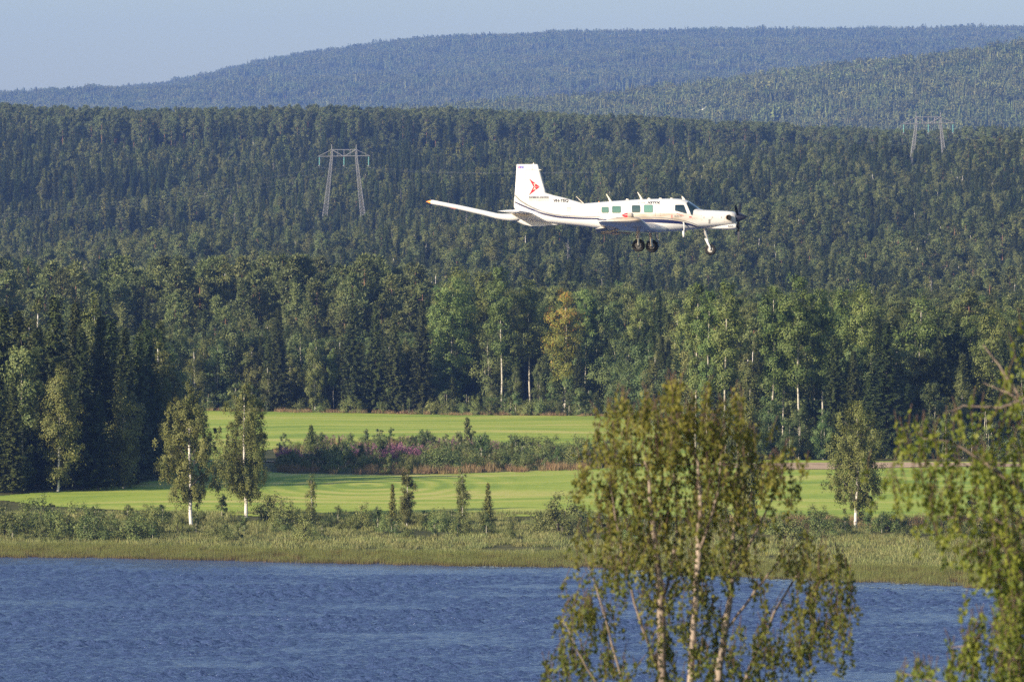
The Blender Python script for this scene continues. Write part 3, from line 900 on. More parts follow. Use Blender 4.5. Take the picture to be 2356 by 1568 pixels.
front('birch', 2215, 850, 650, 'olive birch between the wide round tree and the right border', wide=.9)
front('birch', 2325, 760, 660, 'birch at the right border behind the near branches', wide=.9)
front('spruce', 2090, 880, 645, 'low dark spruce beneath the wide round tree', wide=1.2)
front('birch', 1714, 884, 640, 'golden brown thin birch standing before the dark right forest', wide=.6, var=2)
front('broadleaf', 1690, 900, 634, 'dense leafy shrub tree behind the golden thin birch', wide=1.0, var=1)
front('broadleaf', 1775, 905, 633, 'big leafy willow tree at the right field edge', wide=1.2, var=0)
front('broadleaf', 1840, 925, 632, 'leafy willow tree below the white trunked right aspens', wide=1.1, var=0)
front('broadleaf', 1895, 935, 631, 'leafy willow tree before the dark brownish spruce', wide=1.0, var=1)
front('broadleaf', 1735, 940, 630, 'light leafy willow tree in front of the big willow tree', wide=.9, var=3)
front('broadleaf', 1815, 965, 629, 'low light willow tree at the soil strip below the right aspens', wide=1.1, var=1)
front('broadleaf', 2010, 985, 629, 'low leafy tree right of the drooping shore birch top', wide=1.0, var=3)
front('broadleaf', 1640, 955, 645, 'leafy willow tree mostly behind the near birch top', wide=1.1, var=0)
front('spruce', 1630, 800, 690, 'dark spruce behind the white twin trunks', wide=1.1)
front('spruce', 1800, 800, 690, 'dark spruce behind the first right-group aspens', wide=1.1)
front('spruce', 1860, 830, 680, 'dark spruce behind the tallest right aspen', wide=1.1)
front('spruce', 2000, 860, 646, 'dark spruce low between the right spruces and the shore birch', wide=1.2)
front('spruce', 2280, 840, 668, 'dark spruce behind the near leaves at the right border', wide=1.1)
# trees on the shore
front('shore_birch', 440, 880, 489, 'big leafy birch with a bright white trunk foot on the lake shore', wide=.95, var=0, rz=.4)
front('shore_birch', 566, 874, 500, 'second big shore birch, right of the one with the bright trunk foot', wide=.92, var=1)
front('thin_birch', 718, 1088, 488, 'thin wispy birch on the shore left of the mowing swirls', wide=.85, var=0)
front('birch', 936, 1072, 487, 'middle-sized shore birch with a slender dark spruce at its left', wide=1.0, var=2)
front('young_spruce', 903, 1112, 490, 'slender young spruce at the left of the middle-sized shore birch', wide=.75)
front('thin_birch', 1064, 1068, 489, 'thin wispy birch on the shore between the birch and the small spruce', wide=.85, var=1)
front('young_spruce', 1123, 1110, 485, 'small pointed spruce alone on the shore left of the round bush', wide=.7, var=0)
front('birch', 1722, 905, 480, 'shore birch hidden behind the near birch, white trunk foot showing', wide=.7, var=2)
front('shore_birch', 1968, 912, 480, 'big drooping birch on the right shore with a bright white foot', wide=1.0, var=2)
# in the scrub strip between the fields
front('young_spruce', 716, 976, 640, 'pointed young spruce in the pink flowers of the scrub strip', wide=1.05, var=2)
front('young_spruce', 780, 1003, 648, 'small young spruce behind the willow in the scrub strip', wide=.8)
front('young_pine', 1076, 960, 640, 'dark ragged young pine standing out against the upper field', wide=.75, var=1)
front('young_spruce', 967, 1006, 660, 'little dark spruce on the upper rim of the scrub strip', wide=.9)
front('young_pine', 832, 1040, 612, 'small pine with bare stem in the scrub strip', wide=.9)
front('young_pine', 805, 1035, 616, 'dark small pine left of the bare-stemmed one in the scrub strip', wide=.9)
front('young_spruce', 1178, 1018, 622, 'tiny spruce on the right rim of the scrub strip', wide=1.0)

# ---- shrubs
def shrub(xv, top, d, label, group=None, wide=1.0, kind='bush'):
    return front(kind, xv, top, d, label, 'shrub', group, wide)
shrub(1290, 1130, 478, 'big round dark willow bush on the shore, left of the near birch', wide=1.35)
shrub(1262, 1150, 482, 'willow bush growing on the left of the big round bush', wide=1.0)
shrub(1886, 1164, 470, 'round compact green bush on the right shore', wide=1.0)
shrub(12, 1140, 478, 'light green willow bush at the left border above the reeds', wide=1.1)
shrub(105, 1130, 482, 'tall loose willow bush second from the left border', wide=.8)
shrub(150, 1150, 480, 'rounded willow bush third from the left border', wide=1.0)
shrub(205, 1153, 480, 'low willow bush left of the big shore birch, with grey leaves', wide=1.2)
shrub(355, 1152, 478, 'dark willow bush close left of the big shore birch', wide=.8)
shrub(408, 1168, 482, 'small dark bush left of the foot of the big shore birch', wide=.7)
shrub(622, 1118, 492, 'tall light willow bush at the foot of the second shore birch', wide=.8)
shrub(655, 1130, 486, 'leafy bush between the second shore birch and the thin birch', wide=.8)
shrub(835, 1150, 484, 'upright dark bush left of the middle-sized shore birch', wide=.6)
shrub(1010, 1155, 482, 'leafy bush right of the middle-sized shore birch', wide=.9)
ORD = ['first', 'second', 'third', 'fourth', 'fifth', 'sixth', 'seventh', 'eighth', 'ninth', 'tenth', 'eleventh', 'twelfth', 'thirteenth', 'fourteenth', 'fifteenth', 'sixteenth', 'seventeenth', 'eighteenth', 'nineteenth', 'twentieth']
ORD += ['twenty-' + w for w in ORD[:9]] + ['thirtieth'] + ['thirty-' + w for w in ORD[:9]] + ['fortieth'] + ['forty-' + w for w in ORD[:9]]
def told_apart(items, marks, word):
    """items: (column, payload); yields payload and a label that names the nearest landmark and the order from the left"""
    cells = {}
    for v, p in items:
        cells.setdefault((word(p), min(marks, key=lambda m: abs(m[0] - v))[1]), []).append((v, p))
    for (w, mk), lst in cells.items():
        lst.sort(key=lambda t: t[0])
        for i, (v, p) in enumerate(lst):
            yield p, (w + ' ' + mk if len(lst) == 1 else '%s %s, %s from left' % (w, mk, ORD[i]))
r_ = random.Random(5)
todo = []
for i in range(46):
    xv = -60 + i * 54 + r_.uniform(-16, 16)
    dd = 476 + r_.uniform(-9, 18) - max(0, (xv - 1330)) * .02
    hh_, ww_ = r_.uniform(.9, 2.9), r_.uniform(.8, 1.4)
    if min(abs(xv - 440), abs(xv - 566), abs(xv - 1968)) < 30: hh_ = .6
    todo.append((xv, (xv, dd, hh_, ww_)))
SHORE_MARKS = [(20, 'near the left border'), (150, 'below the left forest point'), (300, 'left of the big shore birch'), (440, 'at the big shore birch'), (566, 'at the second shore birch'), (718, 'at the first thin shore birch'), (830, 'left of the middle shore birch'), (936, 'at the middle shore birch'), (1064, 'at the second thin shore birch'), (1123, 'at the small shore spruce'), (1250, 'at the big round bush'), (1400, 'behind the near birch left side'), (1560, 'behind the near birch middle'), (1722, 'behind the near birch right side'), (1886, 'at the compact round bush'), (1980, 'at the big drooping right birch'), (2120, 'behind the near tree twigs'), (2280, 'near the right border')]
for (xv, dd, h, w), lab in told_apart(todo, SHORE_MARKS, lambda p: 'low willow bush on the shore' if p[2] < 1.85 else 'taller willow bush on the shore'):
    g = g1((xv - CX) * dd / FV, dd)
    shrub(xv, HOR - (g + h - H_CAM) * FV / dd, dd, lab, 'low willow bushes along the shore', w)
todo = []
for i in range(110):
    xv = r_.uniform(648, 1420)
    n, f = np.interp(xv, HEDGE_X, HEDGE_N), np.interp(xv, HEDGE_X, HEDGE_F)
    q = r_.uniform(.08, .95)
    dd = n + (f - n) * q
    h = r_.uniform(1.0, 3.0) * (1.15 if dd < n + 30 else .8) * min(1, .3 + (xv - 640) / 110)
    todo.append((xv, (xv, dd, h, r_.uniform(.8, 1.4), r_.choice(['bush', 'bush', 'bush', 'sapling']), q)))
HEDGE_MARKS = [(660, 'at the left end'), (716, 'round the pointed young spruce'), (780, 'behind the willow spruce'), (818, 'round the two small pines'), (880, 'left of the pink flower patch'), (930, 'at the pink flower patch'), (1000, 'right of the pink flower patch'), (1076, 'at the ragged young pine'), (1178, 'at the tiny rim spruce'), (1280, 'left of the near birch'), (1380, 'behind the near birch edge')]
for (xv, dd, h, w, k, q), lab in told_apart(todo, HEDGE_MARKS, lambda p: ('leafy sapling' if p[4] == 'sapling' else 'bush') + (' in the scrub strip front' if p[5] < .4 else ' in the scrub strip middle' if p[5] < .7 else ' on the scrub strip rim')):
    g = g1((xv - CX) * dd / FV, dd)
    shrub(xv, HOR - (g + h - H_CAM) * FV / dd, dd, lab, 'bushes in the scrub strip between the fields', w, k)
# ------------------------------------------------------------------ the forest behind
def jitter_grid(x0, x1, y0, y1, step, rg):
    xs = np.arange(x0, x1, step); ys = np.arange(y0, y1, step)
    X, Y = np.meshgrid(xs, ys)
    X = X.ravel() + rg.uniform(-.48, .48, X.size) * step
    Y = Y.ravel() + rg.uniform(-.48, .48, Y.size) * step
    return X, Y

frg = np.random.default_rng(99)
mixw, hgtw, gapw = Wave(41, 120, 12), Wave(42, 70, 12), Wave(43, 38, 12)
TREES = []      # kind, X, Y, H
def forest_zone(y0, y1, step, fn):
    X, Y = jitter_grid(-.125 * y1 - 20, .125 * y1 + 20, y0, y1, step, frg)
    xv = uv_of(X, Y)
    k = (np.abs(X) < .125 * Y + 12) & ((Y > forest_edge(xv) + 6) | (in_point(X, Y) & (Y > point_edge(xv) + 5)))
    X, Y, xv = X[k], Y[k], xv[k]
    m, h, g = mixw(X, Y), hgtw(X, Y), gapw(X, Y)
    for x, y, v, a, b, c in zip(X, Y, xv, m, h, g):
        s = fn(x, y, v, a, b, c)
        if s: TREES.append((s[0], x, y, s[1]))
def pick(w):
    t = frg.uniform() * sum(v for _, v in w)
    for k, v in w:
        t -= v
        if t <= 0: return k
    return w[-1][0]
def near_front(x, y):
    for fx, fy in FRONT_NEAR:
        if abs(x - fx) < 2.2 and abs(y - fy) < 2.6: return True
    return False
FRONT_NEAR = [(x, y) for x, y in FRONT if y > 530]
def zone_edge(x, y, v, m, h, g):        # just inside the forest edge
    if near_front(x, y): return None
    dep = y - float(forest_edge(v))
    if dep < 0:
        return (pick([('spruce', 6), ('birch', 1), ('broadleaf', .6)]), frg.uniform(11, 16))
    if v < 980:
        if dep < 40: return (pick([('spruce', 2), ('broadleaf', 2), ('birch', 2)]), frg.uniform(8, 11.5))
        if dep < 70: return (pick([('spruce', 2), ('birch', 1), ('broadleaf', 1)]), frg.uniform(8, 12))
        return (pick([('pine', 8), ('spruce', 1.6), ('birch', .4)]), np.clip(frg.normal(15.3, 3.0) + 1.8 * h, 8.5, 22) if dep < 180 else frg.uniform(11, 17) + h)
    if v > 1560 and dep < 16: return None
    if v < 1460:
        if dep < 30: return (pick([('spruce', 3), ('broadleaf', 3)]), frg.uniform(10, 14))
        return (pick([('spruce', 3), ('aspen', 2), ('pine', 2), ('birch', 2)]), frg.uniform(12, 17))
    if dep < 30: return (pick([('spruce', 4), ('broadleaf', 2), ('birch', 1)]), frg.uniform(9, 13.5))
    return (pick([('spruce', 4), ('aspen', 1), ('pine', 2), ('birch', 2)]), frg.uniform(11, 16))
forest_zone(530, 1060, 3.4, zone_edge)
def zone_mid(x, y, v, m, h, g):         # mixed forest on the rising ground
    if g > 1.35: return None
    k = pick([('spruce', max(.2, 2.2 + 2.0 * m)), ('slim_spruce', max(.3, 2.2 + 1.6 * m)), ('pine', max(.2, 2.2 - 1.6 * m)), ('birch', max(.1, 1.1 - .9 * m + (1.0 if v < 900 else .2))), ('snag', .05)])
    return (k, max(6, frg.uniform(10.5, 16) + 2.0 * h))
forest_zone(1060, 1500, 4.6, zone_mid)
def zone_young(x, y, v, m, h, g):       # younger, lower wood before the power line; older to the right
    old = np.clip((v - 1350) / 350, 0, 1)
    if abs(y - np.interp(v, [0, 793, 2135, 3000], [1760, 1800, 1880, 1930])) < 17:
        return ('sapling', frg.uniform(2.5, 4.5)) if frg.uniform() < .7 else None
    behind = y > np.interp(v, [0, 793, 2135, 3000], [1760, 1800, 1880, 1930])
    if old > frg.uniform() :
        k = pick([('spruce', 2.5 + m), ('slim_spruce', 3), ('pine', 2 - .5 * m), ('birch', .9)])
        H = frg.uniform(11, 15.5) + h
        if behind: H *= .72
        elif 2040 < v < 2230: H *= .84
        return (k, H)
    k = pick([('young_spruce', max(.8, 2.8 - 1.2 * m)), ('young_pine', .9), ('birch', max(.1, .8 - .6 * m + (1.8 if y < 1680 else 0))), ('slim_spruce', max(.1, 1.4 + 1.6 * m)), ('snag', .05)])
    if g > 1.5: return ('sapling', frg.uniform(2, 4.5))
    H = frg.uniform(5.5, 10) + 1.4 * h
    if 700 < v < 880 and not behind: H *= .72
    if k == 'slim_spruce': H *= 1.3
    if behind: H *= 1.12
    return (k, H)
forest_zone(1500, 2230, 4.3, zone_young)
def zone_ridge(x, y, v, m, h, g):       # old pines on the ridge
    if y < 2262 and v < 1900: return None if frg.uniform() < .6 else ('young_pine', frg.uniform(4, 6))
    return (pick([('pine', 8), ('slim_spruce', 1.2), ('spruce', .8)]), frg.uniform(14.5, 18.5) + .6 * h)
forest_zone(2235, 2440, 4.4, zone_ridge)

# the ones that show largest become trees of their own, the rest stay one wood
PICKED, REST = [], []
TREES.sort(key=lambda t: t[2])
seen = []
GZ = ground(np.array([t[1] for t in TREES]), np.array([t[2] for t in TREES]))
for (k, x, y, H), g in zip(TREES, GZ):
    xv = CX + x * FV / y
    g = float(g)
    bot = HOR - (g - H_CAM) * FV / y
    top = HOR - (g + H - H_CAM) * FV / y
    half = {'pine': .10, 'young_pine': .15, 'slim_spruce': .06, 'young_spruce': .15}.get(k, .11) * H * FV / y
    a, b = int((xv - half + 400) / 2), int((xv + half + 400) / 2) + 1
    inside = -half < xv < 2356 + half
    vis = 0
    if a >= 0 and b < 1600:
        vis = float(np.clip(HZ[a:b] - top, 0, bot - top).mean())
        deep = float((top - HZ[a:b]).min())
        HZ[a:b] = np.minimum(HZ[a:b], top + .3 * (bot - top))
        if deep > 45 and y > 1060: continue          # wholly buried in the wood
    seen.append((vis * half if inside else 0, k, x, y, H, g))
limits = {'pine_tree': 230, 'spruce_tree': 200, 'birch_tree': 110, 'aspen_tree': 60, 'broadleaf_tree': 60, 'young_pine': 90, 'young_spruce': 90, 'dead_tree': 20, 'sapling': 0}
cnt = {}
for s in sorted(seen, key=lambda s: -s[0]):
    n = NAMES[s[1]]
    if s[0] > 60 and cnt.get(n, 0) < limits[n]:
        cnt[n] = cnt.get(n, 0) + 1
        PICKED.append(s)
    else:
        REST.append(s)
WORD = {'pine': 'tall pine', 'spruce': 'dark spruce', 'slim_spruce': 'slim pointed spruce', 'birch': 'pale green birch', 'aspen': 'green aspen', 'broadleaf': 'leafy tree',
        'young_pine': 'low young pine', 'young_spruce': 'low young spruce', 'snag': 'grey dead tree', 'sapling': 'sapling', 'thin_birch': 'thin birch'}
MARKS = {
 'ridge': [(120, 'above the left border wood'), (420, 'left of the left power tower'), (790, 'behind the left power tower'), (1080, 'between the left tower and the aircraft tail'), (1330, 'above the aircraft tail fin'), (1650, 'above the aircraft cabin'), (1900, 'right of the aircraft nose'), (2240, 'around the right power tower')],
 'slope': [(120, 'near the left border'), (420, 'left of the left power tower'), (790, 'around the left power tower foot'), (1080, 'below the aircraft tail boom'), (1330, 'below the aircraft tail'), (1600, 'below the aircraft cabin'), (1900, 'below and right of the aircraft nose'), (2240, 'near the right border')],
 'low': [(120, 'above the left forest point'), (420, 'above the big shore birches'), (640, 'above the wide rounded tree'), (840, 'above the dark pointed spruces'), (1080, 'above the wide aspen'), (1330, 'above the yellowing aspen'), (1620, 'above the white twin trunks'), (1860, 'above the right aspen group'), (2180, 'above the wide round tree')],
 'field': [(100, 'behind the left end of the forest point'), (280, 'behind the right end of the forest point'), (400, 'behind the big shore birch'), (540, 'behind the wide rounded tree'), (640, 'behind the dark tall spruce'), (724, 'behind the two-stemmed birch'), (812, 'behind the first dark pointed spruce'), (864, 'behind the second dark pointed spruce'), (930, 'behind the third dark pointed spruce'),
           (1040, 'behind the wide aspen'), (1155, 'behind the bare-trunked aspen'), (1300, 'behind the yellowing aspen'), (1424, 'behind the round light green tree'), (1540, 'behind the thin tall spruce'), (1640, 'behind the white twin trunks'), (1780, 'behind the first right-group aspen'), (1860, 'behind the tallest right aspen'), (1960, 'behind the dark brownish spruce'), (2041, 'behind the large spreading spruce'), (2116, 'behind the wide round tree'), (2260, 'near the right border')],
 'point': [(20, 'at the left border of the forest point'), (80, 'under the pale left birch of the forest point'), (130, 'beside the tallest spruce of the forest point'), (180, 'beside the second tallest spruce of the forest point'), (240, 'beside the full spruce of the forest point'), (290, 'near the right end of the forest point'), (340, 'at the right tip of the forest point')]}
ZW = {'ridge': 'on the ridge', 'slope': 'on the upper slope', 'low': 'on the lower slope', 'field': '', 'point': ''}
ZG = {'ridge': 'trees of the pine ridge', 'slope': 'trees of the upper slope', 'low': 'trees of the lower slope', 'field': 'trees of the field forest', 'point': 'trees of the left forest point'}
by_zone = {}
for s in PICKED:
    (_, k, x, y, H, g) = s
    z = 'ridge' if y > 2230 else 'slope' if y > 1500 else 'low' if y > 1060 else 'point' if in_point(np.array([x]), np.array([y]))[0] else 'field'
    by_zone.setdefault(z, []).append((CX + x * FV / y, s))
for z, lst in by_zone.items():
    for (_, k, x, y, H, g), lab in told_apart(lst, MARKS[z], lambda p: (WORD[p[1]] + ' ' + ZW[z]).strip()):
        plant(k, x, y, H, lab, 'tree', ZG[z])

# ---- one mass of trees made from instances
def mass(name, label, items, kind_meshes, cat='forest'):
    """items: (mesh index, x, y, z, sx, sz, rz)"""
    protos = bpy.data.collections.new(name + '_shapes')
    for i, me in enumerate(kind_meshes):
        protos.objects.link(bpy.data.objects.new('%s_shape_%03d' % (name, i), me))
    A = np.array(items, float)
    me = bpy.data.meshes.new(name)
    me.vertices.add(len(A)); me.vertices.foreach_set('co', A[:, 1:4].astype(np.float32).ravel())
    a = me.attributes.new('pick', 'INT', 'POINT'); a.data.foreach_set('value', A[:, 0].astype(np.int32))
    a = me.attributes.new('size', 'FLOAT_VECTOR', 'POINT'); a.data.foreach_set('vector', A[:, [4, 4, 5]].astype(np.float32).ravel())
    a = me.attributes.new('turn', 'FLOAT_VECTOR', 'POINT'); a.data.foreach_set('vector', np.column_stack([np.zeros(len(A)), np.zeros(len(A)), A[:, 6]]).astype(np.float32).ravel())
    me.update()
    o = obj(name, me)
    ng = bpy.data.node_groups.new(name, 'GeometryNodeTree')
    ng.interface.new_socket('Geometry', in_out='INPUT', socket_type='NodeSocketGeometry')
    ng.interface.new_socket('Geometry', in_out='OUTPUT', socket_type='NodeSocketGeometry')
    N = ng.nodes
    gi, go = N.new('NodeGroupInput'), N.new('NodeGroupOutput')
    ci = N.new('GeometryNodeCollectionInfo'); ci.inputs['Collection'].default_value = protos
    ci.inputs['Separate Children'].default_value = True; ci.inputs['Reset Children'].default_value = True
    ip = N.new('GeometryNodeInstanceOnPoints'); ip.inputs['Pick Instance'].default_value = True
    def attr(nm, ty):
        n = N.new('GeometryNodeInputNamedAttribute'); n.data_type = ty; n.inputs['Name'].default_value = nm
        return n.outputs['Attribute']
    L = ng.links
    L.new(gi.outputs[0], ip.inputs['Points'])
    L.new(ci.outputs[0], ip.inputs['Instance'])
    L.new(attr('pick', 'INT'), ip.inputs['Instance Index'])
    e2r = N.new('FunctionNodeEulerToRotation')
    L.new(attr('turn', 'FLOAT_VECTOR'), e2r.inputs[0])
    L.new(e2r.outputs[0], ip.inputs['Rotation'])
    L.new(attr('size', 'FLOAT_VECTOR'), ip.inputs['Scale'])
    L.new(ip.outputs[0], go.inputs[0])
    md = o.modifiers.new('scatter', 'NODES'); md.node_group = ng
    tag(o, label, cat, None, 'stuff')
    return o

kinds = sorted({s[1] for s in REST})
meshes, first = [], {}
for k in kinds:
    first[k] = len(meshes)
    meshes += [p[2] for p in PROTO[k]]
items = []
for (s, k, x, y, H, g) in REST:
    i = int(frg.integers(len(PROTO[k])))
    sc = H / PROTO[k][i][3]
    items.append((first[k] + i, x, y, g - .1, sc * frg.uniform(.85, 1.15), sc, frg.uniform(0, 6.28)))
mass('forest', 'the rest of the conifer and birch forest on the slope behind the fields', items, meshes)
print('trees picked', len(PICKED), cnt, 'rest', len(REST))

# ---- far wooded hills: small groves
def far_tree(kind, H, r):
    p = Parts()
    if kind == 'cone':
        R = H * r.uniform(.11, .17)
        n = 7
        for j in range(n):
            z0 = H * (.06 + .9 * j / n); rr = R * (1 - (j / n)) ** .8 + .15
            m = 7
            a = np.arange(m) * 2 * math.pi / m + r.uniform(0, 6)
            rad = rr * r.uniform(.6, 1.25, m)
            top = np.tile([0, 0, z0 + H * .20], (m, 1))
            b1 = np.column_stack([rad * np.cos(a - .5), rad * np.sin(a - .5), np.full(m, z0)])
            b2 = np.column_stack([rad * np.cos(a + .5), rad * np.sin(a + .5), np.full(m, z0)])
            p.add(np.stack([top, b1, b2], 1).reshape(-1, 3), np.arange(m * 3).reshape(m, 3), 0, np.repeat(r.uniform(.2, .8, m), 3))
    else:
        n = 90
        g = unit(r.normal(size=(n, 3))) * r.uniform(.3, 1, (n, 1)) ** .5
        R = H * r.uniform(.13, .19)
        c = g * [R, R, H * .33] + [0, 0, H * .66]
        v, f, t = leaves(c, H * .09, H * .075, r)
        p.add(v, f, 0 if kind == 'pine' else 1, t)
        v, f = tube([[0, 0, 0], [0, 0, H * .6]], [.16, .09], 4)
        p.add(v, f, 2, .5)
    return p
groves = []
gr = np.random.default_rng(123)
for gi_ in range(10):
    P = Parts()
    mixp = gr.uniform(.15, .5)
    for k in range(13):
        u = gr.uniform()
        kd = 'pine' if u < mixp else ('leaf' if u < mixp + (.10 if gi_ % 3 else .35) else 'cone')
        t = far_tree(kd, gr.uniform(10, 16) * (.85 if kd == 'leaf' else 1), gr)
        P.join(t.moved([gr.uniform(-9, 9), gr.uniform(-9, 9), -.5], 1.0, gr.uniform(0, 6.28)))
    groves.append(P.mesh('grove', [M['spruce'], M['birch'], M['bark_pine']]))
def hill_mass(name, label, y0, y1, step):
    X, Y = jitter_grid(-.125 * y1, .125 * y1, y0, y1, step, gr)
    k = np.abs(X) < .125 * Y
    X, Y = X[k], Y[k]
    k = gapw(X * .25, Y * .25) < 1.7
    X, Y = X[k], Y[k]
    Z = ground(X, Y)
    mw = mixw(X * .3, Y * .3)
    its = []
    for x, y, z, m in zip(X, Y, Z, mw):
        i = int(gr.integers(10))
        if m > .8: i = [0, 3, 6, 9][int(gr.integers(4))]
        s = gr.uniform(.8, 1.15)
        its.append((i, x, y, z, s, s * gr.uniform(.9, 1.1), gr.uniform(0, 6.28)))
    print(name, len(its))
    return mass(name, label, its, groves)
hill_mass('near_hill_forest', 'wooded lower hill rising to the right behind the ridge', 3500, 4900, 15.5)
hill_mass('far_hill_forest', 'bluish far wooded hill along the skyline', 6700, 9060, 17.5)

# ---- low growth: reeds, sedge, dry grass, flowers, undergrowth
def blades(n, h, w, spread, r, lean=.25, tip=True, foot=.0):
    a = r.uniform(0, 6.28, n); q = spread * np.sqrt(r.uniform(0, 1, n))
    b = np.column_stack([q * np.cos(a), q * np.sin(a), np.full(n, -.1)])
    hh = h * r.uniform(.65, 1.15, n)
    d = np.column_stack([r.normal(0, lean, n) + .10, r.normal(0, lean, n), np.ones(n)])
    t = b + d * hh[:, None]
    s = unit(np.column_stack([r.normal(size=n), r.normal(size=n), np.zeros(n)])) * w
    m = b + (t - b) * .55 + s * .3
    v = np.stack([b - s, b + s, m + s, t, m - s], 1).reshape(-1, 3)
    f = np.arange(n * 5).reshape(n, 5)
    return v, f
def blade_proto(name, mat, n, h, w, spread, seed, lean=.25, hcol=True):
    r = np.random.default_rng(seed)
    v, f = blades(n, h, w, spread, r, lean)
    z = np.clip(v[:, 2] / h, 0, 1)
    t = np.clip(z * 1.3 + r.normal(0, .05, len(z)), 0, 1) if hcol else np.repeat(np.clip(r.normal(.5, .25, n), 0, 1), 5)
    p = Parts(); p.add(v, f, 0, t)
    return p.mesh(name, [M[mat]])
reed_p = [blade_proto('reed_clump', 'reed', 130, .68, .007, .65, 200 + i, .10) for i in range(3)]
sedge_p = [blade_proto('sedge_tuft', 'sedge', 60, .42, .016, .5, 210 + i, .35, False) for i in range(3)]
dry_p = [blade_proto('grass_tuft', 'dry', 60, .75, .015, .5, 220 + i, .25, False) for i in range(3)]
def fire_proto(seed):
    r = np.random.default_rng(seed)
    p = Parts()
    for k in range(16):
        x, y = r.uniform(-.8, .8, 2); h = r.uniform(.8, 1.4)
        v, f = tube([[x, y, 0], [x, y, h]], [.012, .006], 3); p.add(v, f, 0, .1)
        n = 16
        c = np.column_stack([x + r.normal(0, .06, n), y + r.normal(0, .06, n), h * r.uniform(.55, 1.02, n)])
        v, f, t = leaves(c, .11, .09, r); p.add(v, f, 0, .95 - .1 * r.uniform())
        n = 16
        c = np.column_stack([x + r.normal(0, .1, n), y + r.normal(0, .1, n), h * r.uniform(.05, .55, n)])
        v, f, t = leaves(c, .16, .04, r); p.add(v, f, 0, t * .25)
    return p.mesh('fireweed_clump', [M['fireweed']])
fire_p = [fire_proto(230 + i) for i in range(3)]
sap_p = [p[2] for p in PROTO['sapling']] + [p[2] for p in PROTO['bush']]
lr = np.random.default_rng(321)
def strip(x0, x1, dfun0, dfun1, dens, meshes, s0, s1, keep=None, z=-.03):
    its = []
    n = 0
    xs = np.arange(x0, x1, 1.0)
    for xv in xs:
        a, b = dfun0(xv), dfun1(xv)
        if b <= a: continue
        k = lr.poisson(dens * (b - a) * ((a + b) / 2 / FV))
        for _ in range(k):
            d = lr.uniform(a, b); X = (xv + lr.uniform(0, 1) - CX) * d / FV
            if keep is not None and not keep(X, d): continue
            its.append([int(lr.integers(len(meshes))), X, d, 0, 0, 0, lr.uniform(0, 6.28)])
    A = np.array(its)
    A[:, 3] = ground(A[:, 1], A[:, 2]) + z
    A[:, 4] = lr.uniform(s0, s1, len(A)); A[:, 5] = A[:, 4] * lr.uniform(.85, 1.2, len(A))
    return A
sh1 = lambda xv: float(shore(xv))
A = strip(-330, 2700, lambda x: sh1(x) - 5 - (3 if x > 1500 else 0), lambda x: sh1(x) + 8, 1.6, reed_p, .85, 1.15)
A[:, 3] = np.maximum(A[:, 3], -.25)
mass('reeds', 'belt of green reeds with reddish feet standing in the shallow water', A, reed_p, 'reeds')
A = strip(-330, 2700, lambda x: sh1(x) + 6, lambda x: 508 if x < 1400 else 492, 1.1, sedge_p, .7, 1.5, lambda X, d: gapw(X * 3, d * 3) < 1.1)
mass('sedge_grass', 'pale tufted sedge and grass on the wet shore', A, sedge_p, 'grass')
dA = [strip(480, 1480, lambda x: float(forest_edge(x)) - 5, lambda x: float(forest_edge(x)) + 2, .35, dry_p, .5, 1.0),
      strip(640, 1420, lambda x: np.interp(x, HEDGE_X, HEDGE_N) - 1.5, lambda x: np.interp(x, HEDGE_X, HEDGE_N) + 7, .45, dry_p, .7, 1.4, lambda X, d: gapw(X * 2, d * 2) > .55),
      strip(1650, 2600, lambda x: 482, lambda x: 494, .7, dry_p, .7, 1.4),
      strip(640, 1420, lambda x: np.interp(x, HEDGE_X, HEDGE_N), lambda x: np.interp(x, HEDGE_X, HEDGE_F), .12, dry_p, .7, 1.4)]
mass('dry_grass', 'dry brownish grass along the field edges', np.concatenate(dA), dry_p, 'grass')
A = np.concatenate([strip(640, 1000, lambda x: np.interp(x, HEDGE_X, HEDGE_N) + 12, lambda x: np.interp(x, HEDGE_X, HEDGE_F), .10, fire_p, .8, 1.2, lambda X, d: gapw(X * 2.5 + 50, d * 1.5) > .7),
                    strip(880, 965, lambda x: 616, lambda x: 632, .35, fire_p, 1.0, 1.4),
                    strip(930, 1400, lambda x: np.interp(x, HEDGE_X, HEDGE_F) - 14, lambda x: np.interp(x, HEDGE_X, HEDGE_F) - 1, .22, fire_p, .5, .9)])
mass('fireweed', 'pink flowering fireweed in the scrub strip between the fields', A, fire_p, 'flowers')
uA = [strip(300, 1480, lambda x: float(forest_edge(x)) - 1, lambda x: float(forest_edge(x)) + 9, .28, sap_p, .35, 1.1),
      strip(1480, 2600, lambda x: float(forest_edge(x)) - 3, lambda x: float(forest_edge(x)) + 9, .2, sap_p, .5, 1.3),
      strip(-300, 374, lambda x: float(point_edge(x)) + 2, lambda x: float(point_edge(x)) + 12, .06, sap_p, .3, .9),
      strip(640, 1420, lambda x: np.interp(x, HEDGE_X, HEDGE_N) + 4, lambda x: np.interp(x, HEDGE_X, HEDGE_F), .10, sap_p, .25, .6),
      strip(-330, 2700, lambda x: 470, lambda x: 495, .06, sap_p, .25, .6)]
mass('undergrowth', 'saplings and undergrowth along the forest edges', np.concatenate(uA), sap_p, 'undergrowth')

